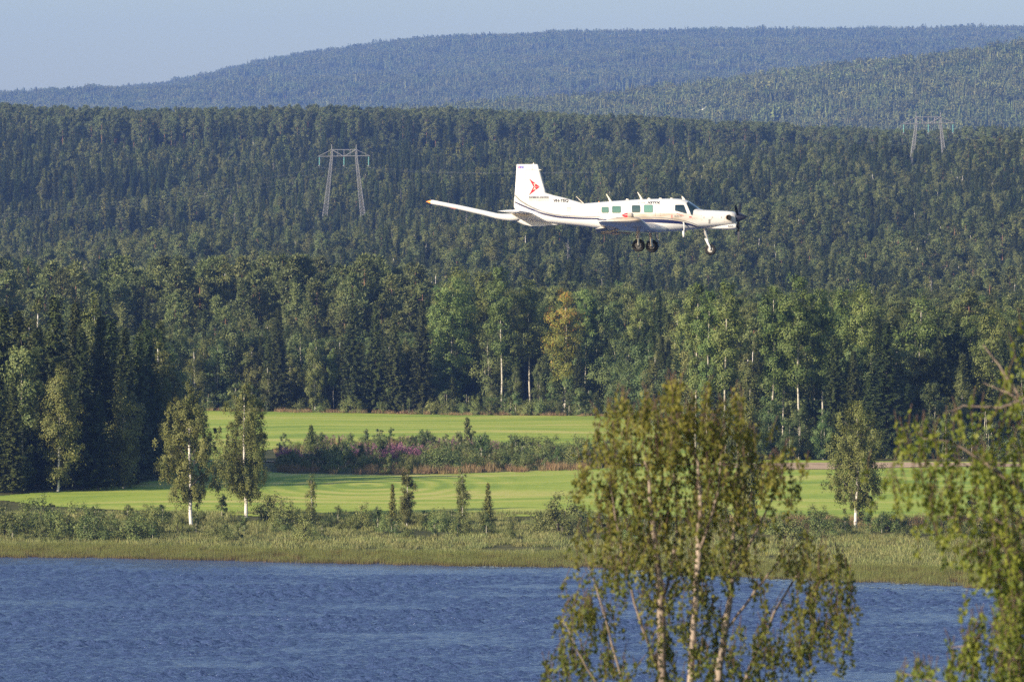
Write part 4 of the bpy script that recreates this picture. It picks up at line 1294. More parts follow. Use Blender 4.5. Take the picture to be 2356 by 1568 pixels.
# pale glossy discs added to imitate the light sheen of quiet shore water
def sheen_disc(seed):
    r = np.random.default_rng(seed)
    p = Parts()
    for k in range(14):
        a = np.arange(7) * 2 * math.pi / 7; R = r.uniform(.05, .11)
        c = np.array([r.uniform(-.7, .7), r.uniform(-.7, .7), .012 + .002 * k])
        v = np.column_stack([np.cos(a) * R, np.sin(a) * R, r.normal(0, .006, 7)]) + c
        p.add(np.vstack([v, c]), np.column_stack([np.arange(7), (np.arange(7) + 1) % 7, np.full(7, 7)]))
    return p.mesh('sheen_disc_patch', [M['sheen_disc']])
M['sheen_disc'] = plain('sheen_discs', (.30, .34, .30), .35, spec=.8)
sheen_disc_p = [sheen_disc(240 + i) for i in range(3)]
A = strip(860, 2500, lambda x: sh1(x) - np.interp(x, [860, 1300, 1700, 2400], [5.5, 9, 15, 15]), lambda x: sh1(x) - 4, .8, sheen_disc_p, .8, 1.3, lambda X, d: gapw(X * 2.2, d * 6) > -.5)
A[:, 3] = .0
mass('sheen_discs', 'pale discs added to lighten the quiet water before the reeds', A, sheen_disc_p, 'water plants')
# ------------------------------------------------------------------ the aircraft (low wing turboprop with a survey boom)
D_PL, PXM, YAW = 284.4, 80.0, math.radians(10)
OX, OY = 2500.0, 860.0                       # picture point (4096 wide) of the aircraft's own origin
EL = .013                                    # it flies a little above the camera
def ap(px, py, near=0.0):
    """aircraft coordinates (x forward, y left, z up) of a picture point, `near` metres towards the camera"""
    ix, iz = (px - OX) / PXM, (OY - py) / PXM
    return np.array([(ix + near * math.sin(YAW)) / math.cos(YAW), -near, iz - near * EL])

plane = bpy.data.objects.new('survey_aircraft', None)
col.objects.link(plane)
plane.location = ((OX - 2048) / PXM, D_PL, H_CAM + (1150 - OY) / PXM)
plane.rotation_euler = (0, 0, -YAW)
tag(plane, 'white low wing propeller aircraft with blue stripe and tail boom flying over the lake', 'aircraft')

M['paint'] = None
def paint():
    m, nt, out = newmat('aircraft_white_paint')
    L = nt.links
    tc = nt.nodes.new('ShaderNodeTexCoord')
    sx = nt.nodes.new('ShaderNodeSeparateXYZ'); L.new(tc.outputs['Object'], sx.inputs[0])
    # brown exhaust film along the side, behind the exhaust stack and below the windows
    def rng_(src, a, b, c=0., d=1.):
        n = nt.nodes.new('ShaderNodeMapRange'); n.interpolation_type = 'SMOOTHSTEP'
        n.inputs[1].default_value = a; n.inputs[2].default_value = b; n.inputs[3].default_value = c; n.inputs[4].default_value = d
        L.new(src, n.inputs[0]); return n.outputs[0]
    def mul(a, b):
        n = nt.nodes.new('ShaderNodeMath'); n.operation = 'MULTIPLY'; L.new(a, n.inputs[0]); L.new(b, n.inputs[1]); return n.outputs[0]
    s = mul(rng_(sx.outputs[2], -.50, -.28), rng_(sx.outputs[2], -.02, .16, 1, 0))
    s = mul(s, mul(rng_(sx.outputs[0], -.9, .6), rng_(sx.outputs[0], 2.2, 4.2, 1, .25)))
    nz = nt.nodes.new('ShaderNodeTexNoise'); nz.inputs['Scale'].default_value = 1.0; nz.inputs['Detail'].default_value = 5
    mp = nt.nodes.new('ShaderNodeMapping'); mp.inputs['Scale'].default_value = (1.2, 3, 7)
    L.new(tc.outputs['Object'], mp.inputs[0]); L.new(mp.outputs[0], nz.inputs[0])
    s = mul(s, rng_(nz.outputs[0], .25, .7, .45, 1))
    grime = rng_(nz.outputs[0], .5, .85, 0, .25)
    ad = nt.nodes.new('ShaderNodeMath'); ad.operation = 'ADD'; ad.use_clamp = True
    sc = nt.nodes.new('ShaderNodeMath'); sc.operation = 'MULTIPLY'; sc.inputs[1].default_value = .8
    L.new(s, sc.inputs[0]); L.new(sc.outputs[0], ad.inputs[0]); L.new(grime, ad.inputs[1])
    mx = nt.nodes.new('ShaderNodeMix'); mx.data_type = 'RGBA'
    mx.inputs[6].default_value = (.66, .65, .62, 1); mx.inputs[7].default_value = (.30, .21, .12, 1)
    L.new(ad.outputs[0], mx.inputs[0])
    p = nt.nodes.new('ShaderNodeBsdfPrincipled'); p.inputs['Roughness'].default_value = .28; p.inputs['Coat Weight'].default_value = .3
    L.new(mx.outputs[2], p.inputs['Base Color']); L.new(p.outputs[0], out.inputs[0])
    return m
M['paint'] = paint()
M['under'] = plain('grimy_white_underside', (.50, .46, .41), .5, noise=(3, .2))
M['navy'] = plain('navy_stripe', (.012, .018, .075), .3, coat=.3)
M['greyline'] = plain('grey_stripe', (.20, .195, .19), .4)
M['hinge'] = plain('panel_gap', (.20, .20, .20), .7)
M['ink'] = plain('dark_lettering', (.02, .02, .035), .5)
M['ink_grey'] = plain('grey_lettering', (.14, .14, .15), .5)
M['red'] = plain('red_marking', (.62, .015, .03), .4)
M['pale_red'] = plain('faded_red_marking', (.62, .18, .14), .5)
M['cream'] = plain('cream_marking', (.80, .70, .55), .5)
M['blue'] = plain('flag_blue', (.03, .04, .36), .5)
M['orange'] = plain('orange_tip', (.80, .26, .03), .35)
M['black'] = plain('black_rubber', (.006, .006, .006), .8)
M['void'] = plain('dark_opening', (.004, .004, .004), .9)
M['spinner'] = plain('dark_spinner', (.035, .035, .06), .25, coat=.5)
M['blade'] = plain('propeller_black', (.03, .032, .04), .45)
M['metal'] = plain('steel', (.50, .49, .47), .35, metal=.8)
M['exh'] = plain('scorched_steel', (.20, .13, .08), .5, metal=.7)
M['rim'] = plain('wheel_rim', (.42, .39, .34), .5)
M['shade'] = plain('green_window_shade', (.065, .150, .118), .18, coat=.8)
M['shade2'] = plain('pale_green_window_shade', (.100, .225, .180), .18, coat=.8)
M['glass'] = plain('dark_cabin_glass', (.012, .025, .035), .06, coat=1.0)
M['glass2'] = plain('tinted_cabin_glass', (.03, .06, .06), .06, coat=1.0)

def pobj(name, parts, mats, parent=None, smooth=True, label=None):
    o = obj(name, parts.mesh(name, [M[m] for m in mats], smooth), parent or plane)
    if label: o['label'] = label
    return o

def superring(zc, hz, hw, n, x, seg=36):
    a = np.arange(seg) * 2 * math.pi / seg
    c, s = np.cos(a), np.sin(a)
    y = hw * np.sign(c) * np.abs(c) ** (2 / n)
    z = zc + hz * np.sign(s) * np.abs(s) ** (2 / n)
    return np.column_stack([np.full(seg, x), y, z])
def loft(rings, close=True):
    m, seg = len(rings), len(rings[0])
    v = np.concatenate(rings)
    i = np.arange(m - 1)[:, None] * seg; j = np.arange(seg)[None]; k = (j + 1) % seg
    f = np.stack([i + j, i + k, i + seg + k, i + seg + j], -1).reshape(-1, 4)
    p = Parts(); p.add(v, f)
    if close:
        for ring, flip in ((0, True), (m - 1, False)):
            c = rings[ring].mean(0)
            vv = np.vstack([rings[ring], c])
            ff = np.column_stack([np.arange(seg), (np.arange(seg) + 1) % seg, np.full(seg, seg)])
            p.add(vv, ff[:, ::-1] if flip else ff)
    return p

# fuselage stations: picture column, top row, bottom row, half width, squareness
ST = [(2046, 838, 866, .10, 2.2), (2074, 834, 877, .17, 2.4), (2150, 828, 885, .30, 2.6), (2250, 820, 896, .44, 2.9), (2340, 813, 906, .56, 3.1), (2400, 808, 914, .62, 3.2),
      (2450, 804, 921, .66, 3.3), (2566, 797, 929, .69, 3.3), (2650, 795, 927, .70, 3.2), (2695, 794.5, 925, .69, 3.0), (2725, 796.5, 923, .67, 2.7), (2742, 800, 921, .66, 2.5),
      (2756, 806, 920, .65, 2.4), (2770, 816, 919, .64, 2.4), (2784, 826, 917, .62, 2.4), (2798, 836, 915, .60, 2.5), (2812, 840, 912, .58, 2.7), (2860, 842.5, 908, .53, 2.8), (2900, 844.5, 905, .48, 2.7),
      (2926, 846.5, 903, .43, 2.6), (2936, 849, 900, .38, 2.5), (2942, 853, 895, .30, 2.3)]
STA = np.array([[ap(s[0], 0)[0], (OY - s[1]) / PXM, (OY - s[2]) / PXM, s[3], s[4]] for s in ST])
def station(x):
    return [np.interp(x, STA[:, 0], STA[:, i]) for i in range(1, 5)]
def side(x, z):
    """half width of the fuselage at x, z"""
    t, b, w, n = station(x)
    q = np.abs((z - (t + b) / 2) / ((t - b) / 2))
    return w * np.clip(1 - q ** n, 0.0, 1) ** (1 / n)
xs = np.unique(np.concatenate([STA[:, 0], np.linspace(STA[0, 0], STA[-1, 0], 60)]))
rings = []
for x in xs:
    t, b, w, n = station(x)
    rings.append(superring((t + b) / 2, (t - b) / 2, w, n, x, 48))
pobj('fuselage', loft(rings), ['paint'])

# tail fin: rows from top to foot: row, rear column, front column, half thickness
FIN = [(655.5, 2068, 2152, .035), (657.5, 2066.5, 2154, .05), (678, 2065.6, 2160, .065), (720, 2063, 2172, .085), (770, 2059.5, 2184, .11), (780, 2059, 2215, .115), (791, 2057.5, 2262, .12), (812, 2056, 2338, .13), (828, 2056, 2338, .13), (836, 2062, 2338, .12)]
FA = np.array([[(OY - r) / PXM, ap(a, 0)[0], ap(b, 0)[0], h] for r, a, b, h in FIN])
def fin_half(x, z):
    o = FA[::-1]
    a, b, h = [np.interp(z, o[:, 0], o[:, i]) for i in (1, 2, 3)]
    t = np.clip((x - a) / (b - a), 0, 1)
    inside = (z >= FA[-1, 0] - .02) & (z <= FA[0, 0] + .02) & (x >= a - .02) & (x <= b + .02)
    e = h * np.clip(np.sqrt(np.clip(1 - t, 0, 1)) * 1.35, 0, 1) * np.clip(.25 + t * 2.4, 0, 1)
    return np.where(inside, e, 0)
frings = []
for z, a, b, h in FA:
    t = np.concatenate([np.linspace(0, 1, 15)])
    x = a + (b - a) * t
    y = h * np.clip(np.sqrt(1 - t) * 1.35, 0, 1) * np.clip(.25 + t * 2.4, 0, 1)
    frings.append(np.concatenate([np.column_stack([x, -y, np.full(15, z)]), np.column_stack([x[::-1][1:-1], y[::-1][1:-1], np.full(13, z)])]))
fin = pobj('tail_fin', loft(frings), ['paint'])

def skin(x, z):
    return np.maximum(side(x, z), fin_half(x, z))

def on_side(name, polys, mats, parent=None, off=.006, px=True, cuts=3, nearside=True):
    """flat shapes laid on the near side of the aircraft; polys: list of (picture polygon, material index)"""
    P = Parts()
    for poly, mi in polys:
        q = np.array(poly, float)
        guess = .6
        bm = bmesh.new()
        vs_ = [bm.verts.new((a, b, 0)) for a, b in q]
        bm.verts.ensure_lookup_table()
        for tri in tessellate_polygon([[Vector((a, b, 0)) for a, b in q]]):
            try: bm.faces.new([vs_[i] for i in tri])
            except ValueError: pass
        if cuts: bmesh.ops.subdivide_edges(bm, edges=bm.edges[:], cuts=cuts, use_grid_fill=True)
        bm.verts.index_update()
        v = np.array([list(w.co) for w in bm.verts])
        F3 = [[w.index for w in f.verts] for f in bm.faces]
        bm.free()
        out = np.zeros((len(v), 3))
        near = np.full(len(v), .4)
        for _ in range(6):
            x = ((v[:, 0] - OX) / PXM + near * math.sin(YAW)) / math.cos(YAW)
            z = (OY - v[:, 1]) / PXM - near * EL
            near = skin(x, z)
        out = np.column_stack([x, -near - off, z])
        byn = {}
        for f in F3: byn.setdefault(len(f), []).append(f)
        for n_, ff in byn.items():
            P.add(out, ff, mi)
    return pobj(name, P, mats, parent, smooth=False)

K1 = lambda c: (1680 + c[0] / 3.2722, 620 + c[1] / 3.2722)
K2 = lambda c: (2350 + c[0] / 3.4647, 720 + c[1] / 3.4647)
def ribbon(pts, w0):
    p = np.array(pts, float); w = np.broadcast_to(w0, (len(p),))
    tt = np.linspace(0, 1, len(p)); T = np.linspace(0, 1, 40)
    # smooth resample
    px_ = np.interp(T, tt, p[:, 0]); py_ = np.interp(T, tt, p[:, 1]); ww = np.interp(T, tt, w)
    for _ in range(3):
        py_[1:-1] = (py_[:-2] + 2 * py_[1:-1] + py_[2:]) / 4; px_[1:-1] = (px_[:-2] + 2 * px_[1:-1] + px_[2:]) / 4
    d = np.gradient(np.column_stack([px_, py_]), axis=0); d /= np.linalg.norm(d, axis=1)[:, None]
    nrm = np.column_stack([-d[:, 1], d[:, 0]])
    a = np.column_stack([px_, py_]) - nrm * ww[:, None] / 2; b = np.column_stack([px_, py_]) + nrm * ww[:, None] / 2
    return [([a[i], a[i + 1], b[i + 1], b[i]], 0) for i in range(39)]
def quadgrid(x0, y0, x1, y1):
    return [(x0, y0), (x1, y0), (x1, y1), (x0, y1)]
def rrect(x0, y0, x1, y1, r, sk=0.0):
    pts = []
    for cx, cy, a0 in ((x1 - r, y0 + r, -90), (x1 - r, y1 - r, 0), (x0 + r, y1 - r, 90), (x0 + r, y0 + r, 180)):
        for k in range(5):
            a = math.radians(a0 + k * 22.5)
            pts.append((cx + r * math.cos(a), cy + r * math.sin(a)))
    return pts

on_side('stripe', ribbon([K1(c) for c in ((1245, 520), (1300, 585), (1400, 650), (1550, 720), (1750, 780), (2000, 800), (2356, 806))] + [K2((150, 516)), K2((420, 514))], [6.5, 6.5, 6.5, 6, 5, 4, 3, 2.6, 1]), ['greyline'], cuts=1)
on_side('stripe', ribbon([K1(c) for c in ((1240, 610), (1300, 640), (1450, 705), (1600, 765), (1800, 810), (2100, 828), (2356, 833))] + [K2((120, 543)), K2((260, 547))], [5, 7, 7, 7.5, 7.5, 7, 6, 6, 4]), ['navy'], cuts=1)
on_side('stripe', ribbon([K2(c) for c in ((640, 562), (740, 562), (900, 565), (1100, 574), (1250, 588), (1350, 603), (1450, 630), (1565, 668))], [12, 13, 14, 14, 11, 9, 7, 1.5]), ['navy'], cuts=1)
on_side('stripe', ribbon([K2(c) for c in ((640, 516), (740, 516), (1000, 521), (1250, 550), (1400, 585), (1500, 622), (1595, 664))], [4, 4, 3.6, 3.2, 3, 2.6, 1.4]), ['greyline'], cuts=1)
# panel gaps
on_side('panel_gap', [(quadgrid(2103, 678, 2104, 826), 0), (quadgrid(2103, 677.5, 2160, 678.6), 0), (quadgrid(2128.5, 657, 2129.5, 678), 0)], ['hinge'], fin, cuts=2)
on_side('panel_gap', [([K2(a), K2(b), K2(c), K2(d)], 0) for a, b, c, d in (((1190, 262), (1193, 262), (1183, 430), (1180, 430)), ((932, 290), (935, 290), (933, 500), (930, 500)), ((540, 285), (542.5, 285), (540.5, 500), (538, 500)), ((150, 320), (152.5, 320), (150.5, 500), (148, 500)), ((1000, 300), (1002, 300), (1000, 500), (998, 500)), ((1700, 425), (1702, 425), (1706, 560), (1704, 560)), ((1880, 435), (1882, 435), (1886, 580), (1884, 580)), ((1558, 420), (1561, 420), (1583, 640), (1580, 640)))], ['greyline'], cuts=2)
# windows
for x0, y0, x1, y1, mm, lab in ((195, 374, 290, 452, 'shade', None), (340, 362, 457, 453, 'shade', None), (612, 352, 724, 448, 'glass2', 'dark unshaded cabin window'), (778, 346, 897, 448, 'shade2', None)):
    a, b = K2((x0, y0)), K2((x1, y1))
    w = on_side('cabin_window', [(rrect(a[0], a[1], b[0], b[1], 4), 0)], [mm], off=.010)
    if lab: w['label'] = lab
    f_ = []
    on_side('window_frame', [(rrect(a[0] - 1.4, a[1] - 1.4, b[0] + 1.4, b[1] + 1.4, 5), 0)], ['greyline'], w, off=.005)
on_side('side_window', [([K2(c) for c in ((1205, 352), (1212, 345), (1318, 345), (1328, 352), (1366, 460), (1362, 468), (1208, 428), (1203, 420))], 0)], ['glass'], off=.010)
on_side('windscreen', [([K2(c) for c in ((1362, 325), (1385, 302), (1402, 300), (1480, 345), (1542, 392), (1538, 400), (1480, 405), (1455, 425), (1446, 488), (1425, 484), (1400, 420))], 0)], ['glass'], off=.012)
# exhaust stub, vents, scoop openings
on_side('vent', [(quadgrid(*K2((1665, 545)), *K2((1690, 605))), 0)] + [(quadgrid(*K2((x, 510)), *K2((x + 9, 530))), 0) for x in (1597, 1717, 1836)], ['hinge'], off=.008, cuts=1)

# chin intake under the nose
CH = [(2806, 905, 914.5, .05), (2830, 902, 916, .17), (2870, 897, 918, .27), (2915, 893, 919.5, .32), (2938, 892, 919, .32), (2944, 894, 917, .28)]
chin = pobj('intake_cowl', loft([superring((OY - (a + b) / 2) / PXM, (b - a) / 2 / PXM, w, 2.6, ap(x, 0)[0], 32) for x, a, b, w in CH]), ['paint'])
pobj('intake_opening', loft([superring((OY - 904) / PXM, .105, .17, 2.4, ap(x, 0)[0], 24) for x in (2938, 2953)]), ['void'], chin, smooth=False)
# exhaust
ex = Parts()
v, f = tube([ap(2905, 871, .30), ap(2908, 870, .50), ap(2911, 870, .60)], [.10, .125, .135], 16); ex.add(v, f)
exo = pobj('exhaust_stack', ex, ['exh'])
ex = Parts()
c = ap(2911, 870, .60); a = np.arange(16) * 2 * math.pi / 16
ring = c + .12 * np.column_stack([np.cos(a), np.zeros(16), np.sin(a)]) + [0, -.002, 0]
ex.add(np.vstack([ring, c]), np.column_stack([np.arange(16), (np.arange(16) + 1) % 16, np.full(16, 16)]))
pobj('exhaust_opening', ex, ['void'], exo, smooth=False)

# propeller
hubx = ap(2945, 868.5)[0]; hubz = (OY - 868.5) / PXM
spx = [(2940, .24), (2946, .25), (2956, .215), (2968, .145), (2978, .075), (2986.5, .008)]
pobj('spinner', loft([superring(hubz, r, r, 2.0, ap(x, 0)[0], 28) for x, r in spx]), ['spinner'])
def blade(ang):
    R = 1.32
    rr = np.array([.12, .25, .45, .7, .95, 1.15, 1.28, R])
    ch = np.array([.10, .11, .14, .16, .16, .14, .11, .04])
    tw = np.radians(np.array([78, 75, 68, 60, 53, 49, 46, 45]))
    th = np.array([.09, .07, .045, .035, .026, .02, .015, .008])
    rg = []
    for r, c, t, h in zip(rr, ch, tw, th):
        s = np.arange(12) * 2 * math.pi / 12
        u, w = np.cos(s) * c / 2, np.sin(s) * h / 2
        rg.append(np.column_stack([u * math.sin(t) + w * math.cos(t), u * math.cos(t) - w * math.sin(t), np.full(12, r)]))
    p = loft(rg)
    c, s = math.cos(ang), math.sin(ang)
    Rx = np.array([[1, 0, 0], [0, c, -s], [0, s, c]])
    p.v = [v @ Rx.T + [hubx + .06, 0, hubz] for v in p.v]
    return p
for a in (math.radians(184), math.radians(64), math.radians(-56)):
    pobj('propeller_blade', blade(a), ['blade'])

# wings
def foil(n=14):
    t = (1 - np.cos(np.linspace(0, math.pi, n))) / 2
    y = .6 * (.2969 * np.sqrt(t) - .126 * t - .3516 * t ** 2 + .2843 * t ** 3 - .1036 * t ** 4)
    up, lo = y * 1.25 + .02 * np.sin(math.pi * t), -y * .72
    return np.concatenate([np.column_stack([t, up]), np.column_stack([t[::-1][1:-1], lo[::-1][1:-1]])])
FO = foil()
def wing_ring(le, te, thick):
    le, te = np.asarray(le), np.asarray(te)
    ch = te - le
    L = np.linalg.norm(ch)
    r = le + FO[:, :1] * ch
    r = r.copy(); r[:, 2] += FO[:, 1] * L * thick / .12
    return r
SEC = [(.45, (2668, 917), (2424, 921), .15), (.72, (2662, 918), (2422, 920.5), .15), (1.2, (2642, 917), (2419, 920), .15), (2.2, (2600, 912.5), (2413, 917), .15), (6.32, (2557, 882), (2385, 887), .13), (6.45, (2550, 879.5), (2390, 886), .10), (6.52, (2538, 878), (2400, 884.5), .05)]
wr = [wing_ring(ap(*l, n), ap(*t, n), k) for n, l, t, k in SEC]
wing_near = pobj('wing', loft(wr), ['paint'])
mir = [r * [1, -1, 1] for r in wr]
wing_far = pobj('wing', loft([r[::-1] for r in mir]), ['paint'])
# flap lowered behind the inner wing
for sgn, wg in ((1, wing_near), (-1, wing_far)):
    fr = []
    for n, (l, t) in ((.75, ((2436, 921), (2391, 931))), (2.2, ((2428, 918.5), (2384, 929))), (3.9, ((2419, 907), (2376, 914.5)))):
        q = wing_ring(ap(*l, n), ap(*t, n), .12)
        fr.append(q * [1, sgn, 1])
    pobj('flap', loft(fr if sgn == 1 else [r[::-1] for r in fr]), ['under'], wg)
    br = Parts()
    for n in (1.2, 3.0):
        a = ap(2470, np.interp(n, [.7, 2.2, 3.9], [922, 920, 911]), n); b = ap(2400, np.interp(n, [.7, 2.2, 3.9], [933, 931, 919]), n)
        for k in range(1):
            v, f = tube([a, (a + b) / 2 + [0, 0, -.08], b], [.05, .07, .02], 8)
            br.add(v * [1, sgn, 1], f)
    pobj('flap_track', br, ['under'], wg)
# wing tip pod with a red tail cone
def pod(near_pts, rad, mat, name, parent, sgn=1):
    v, f = tube(np.array(near_pts) * [1, sgn, 1], rad, 14)
    p = Parts(); p.add(v, f)
    return pobj(name, p, [mat], parent)
for sgn, wg in ((1, wing_near), (-1, wing_far)):
    pd = pod([ap(2523, 861.5, 6.35), ap(2520, 861.3, 6.35), ap(2512, 861, 6.35), ap(2501, 861, 6.35)], [.02, .11, .14, .13], 'paint', 'tip_pod', wg, sgn)
    pod([ap(2501, 861, 6.35), ap(2492, 861, 6.35), ap(2484, 861, 6.35), ap(2477, 860.8, 6.35)], [.13, .105, .06, .008], 'red', 'pod_tail_cone', pd, sgn)
    pod([ap(2517, 866, 6.34), ap(2528, 874, 6.34), ap(2540, 882, 6.34)], [.05, .05, .04], 'hinge', 'pod_strut', pd, sgn)
pod([ap(2493.5, 890, 5.2), ap(2494, 895, 5.2), ap(2495, 902, 5.2), ap(2495, 904, 5.2)], [.02, .05, .06, .02], 'paint', 'wing_probe', wing_near)

# tailplane
TS = [(.12, (2130, 853), (2040, 851), .10), (.9, (2116, 850), (2022, 848), .10), (2.35, (2084, 845), (1989, 843), .09), (2.45, (2078, 845), (1992, 843.2), .05)]
tr_ = [wing_ring(ap(*l, n), ap(*t, n), k) for n, l, t, k in TS]
pobj('tailplane', loft(tr_), ['paint'])
pobj('tailplane', loft([(r * [1, -1, 1])[::-1] for r in tr_]), ['paint'])
# belly fin
BF = [(870, 2060, 2240, .10), (884, 2066, 2262, .07), (897, 2088, 2258, .045), (904, 2128, 2165, .03)]
rg = []
for r, a, b, h in BF[::-1]:
    t = np.linspace(0, 1, 13); x = ap(a, 0)[0] + (ap(b, 0)[0] - ap(a, 0)[0]) * t
    y = h * np.sqrt(np.clip(1 - (2 * t - 1) ** 2, 0, 1)) + .004
    z = np.full(13, (OY - r) / PXM)
    rg.append(np.concatenate([np.column_stack([x, y, z]), np.column_stack([x[::-1][1:-1], -y[::-1][1:-1], z[1:-1]])]))
pobj('belly_fin', loft(rg), ['paint'])
# survey boom
b1 = [K1(c) for c in ((1330, 800), (1270, 815), (1190, 812), (1090, 806), (1010, 796), (800, 745), (500, 678), (250, 628), (160, 611), (138, 607))]
bp_ = [ap(x, y) for x, y in b1]
v, f = tube(bp_, [.10, .17, .185, .16, .14, .125, .115, .11, .115, .10], 16)
p = Parts(); p.add(v, f)
boom = pobj('tail_boom', p, ['paint'])
tip = [ap(*K1(c)) for c in ((139, 607.5), (120, 606), (98, 604.5), (75, 603.5))]
v, f = tube(tip, [.098, .08, .045, .006], 14)
p = Parts(); p.add(v, f)
pobj('boom_tip', p, ['orange'], boom)
p = Parts()
for i in range(8):
    if i == 1: continue
    x = 392 + i * 10
    q = ap(*K1((x, 690 - 0 + i * 1.9 - 6)), .122)
    v, f = box(q, (.02, .006, .05)); p.add(v, f)
pobj('boom_marking', p, ['pale_red'], boom, smooth=False)

# undercarriage
def wheel(c, R, W, parent_name='wheel', rim=.55, label=None):
    prof = [(-.44, .46), (-.5, .60), (-.5, .80), (-.42, .93), (-.25, .99), (0, 1.0), (.25, .99), (.42, .93), (.5, .80), (.5, .60), (.44, .46)]
    seg = 28
    a = np.arange(seg) * 2 * math.pi / seg
    rg = [np.column_stack([c[0] + R * r * np.cos(a), np.full(seg, c[1] + W * y), c[2] + R * r * np.sin(a)]) for y, r in prof]
    e = bpy.data.objects.new('wheel', None); col.objects.link(e); e.parent = plane
    pobj('tyre', loft(rg, False), ['black'], e)
    pr = [(-.50, .0), (-.50, .14), (-.44, .17), (-.42, .36), (-.46, .44), (-.46, .48), (.46, .48), (.44, .42), (.30, .36), (.3, .02)]
    rg = [np.column_stack([c[0] + R * max(r, .01) * np.cos(a), np.full(seg, c[1] + W * y), c[2] + R * max(r, .01) * np.sin(a)]) for y, r in pr]
    pobj('rim', loft(rg), ['rim'], e)
    return e
def leg(name, segs, mats):
    P = Parts()
    for pts, rad, mi in segs:
        v, f = tube(pts, rad, 10); P.add(v, f, mi)
    return pobj(name, P, mats)
cn = ap(2550.6, 980.6, 1.85); wheel(cn, .325, .24)
cf = ap(2611, 985, -1.85); wheel(cf, .325, .24)
leg('main_leg', [([ap(2549, 915, 1.95), ap(2549, 952, 1.97)], [.11, .10], 0), ([ap(2549, 945, 1.97), ap(2549.5, 981, 1.98)], [.055, .055], 1), ([ap(2549.5, 980.6, 2.0), ap(2550.6, 980.6, 1.8)], [.05, .05], 1),
                 ([ap(2541, 948, 1.66), ap(2556, 952, 1.66)], [.07, .06], 0)], ['under', 'metal'])
leg('main_leg', [([ap(2604, 920, -1.62), ap(2606, 957, -1.62)], [.09, .08], 0), ([ap(2605, 950, -1.60), ap(2609, 986, -1.58)], [.06, .06], 1), ([ap(2609, 985, -1.55), ap(2611, 985, -1.9)], [.05, .05], 1),
                 ([ap(2608, 985, -1.56), ap(2596, 975, -1.56)], [.03, .02], 1)], ['under', 'metal'])
cw = ap(2839.8, 998.5, 0); wheel(cw, .285, .17)
leg('nose_leg', [([ap(2814, 908), ap(2829, 962)], [.055, .05], 1), ([ap(2812, 912), ap(2820, 945)], [.03, .03], 1), ([ap(2826, 958, .0), ap(2829, 972, .11), ap(2836, 985, .13), ap(2840, 999, .12)], [.06, .06, .05, .03], 0),
                 ([ap(2826, 958, .0), ap(2829, 972, -.11), ap(2836, 985, -.13), ap(2840, 999, -.12)], [.06, .06, .05, .03], 0), ([ap(2819, 953), ap(2828, 969)], [.05, .06], 0), ([ap(2840, 998.5, .16), ap(2840, 998.5, -.16)], [.035, .035], 1)], ['paint', 'metal'])
# aerials, probes and small things on the skin
def rod(name, pts, rad, mat, sides=8):
    v, f = tube(pts, rad, sides); p = Parts(); p.add(v, f); return pobj(name, p, [mat])
rod('aerial', [ap(*K2((325, 300))), ap(*K2((295, 245))), ap(*K2((262, 193)))], [.07, .035, .018], 'cream')
rod('aerial', [ap(*K2((757, 280))), ap(*K2((730, 225))), ap(*K2((693, 168)))], [.075, .04, .018], 'cream')
rod('aerial', [ap(*K2((1345, 285))), ap(*K2((1322, 252))), ap(*K2((1303, 226)))], [.06, .05, .02], 'cream')
rod('aerial', [ap(*K1((2150, 640))), ap(*K1((2045, 540)))], [.022, .012], 'cream')
rod('top_beacon', [ap(2135, 658), ap(2135, 650.5)], [.05, .03], 'cream')
rod('fin_probe', [ap(2155, 678), ap(2165, 678.5)], [.02, .015], 'cream')
for x in (850, 1008, 1160, 550):
    q = ap(*K2((x, 264 if x > 700 else 276)))
    v, f = tube([q + [-.07, 0, 0], q + [-.04, 0, .02], q + [.05, 0, .02], q + [.08, 0, 0]], [.01, .035, .035, .01], 8)
    p = Parts(); p.add(v, f); pobj('roof_aerial', p, ['cream'])
q = ap(*K2((160, 312))); rod('roof_light', [q, q + [0, 0, .07]], [.035, .025], 'orange')
rod('probe_strut', [ap(*K2((1322, 585)), .66), ap(*K2((1330, 640)), .68), ap(*K2((1328, 700)), .68)], [.05, .035, .03], 'paint')
rod('sensor_probe', [ap(*K2((1318, 703)), .68), ap(*K2((1319, 706)), .68), ap(*K2((1324, 788)), .68), ap(*K2((1324, 791)), .68)], [.03, .062, .062, .03], 'paint')
rod('sensor_probe', [ap(*K2((965, 735)), -.66), ap(*K2((968, 750)), -.68), ap(*K2((974, 830)), -.68)], [.02, .05, .03], 'paint')
rod('belly_blade', [ap(*K2((1455, 680))), ap(*K2((1458, 716)))], [.05, .025], 'paint')
rod('belly_blade', [ap(*K1((2110, 915))), ap(*K1((2118, 940)))], [.04, .02], 'paint')

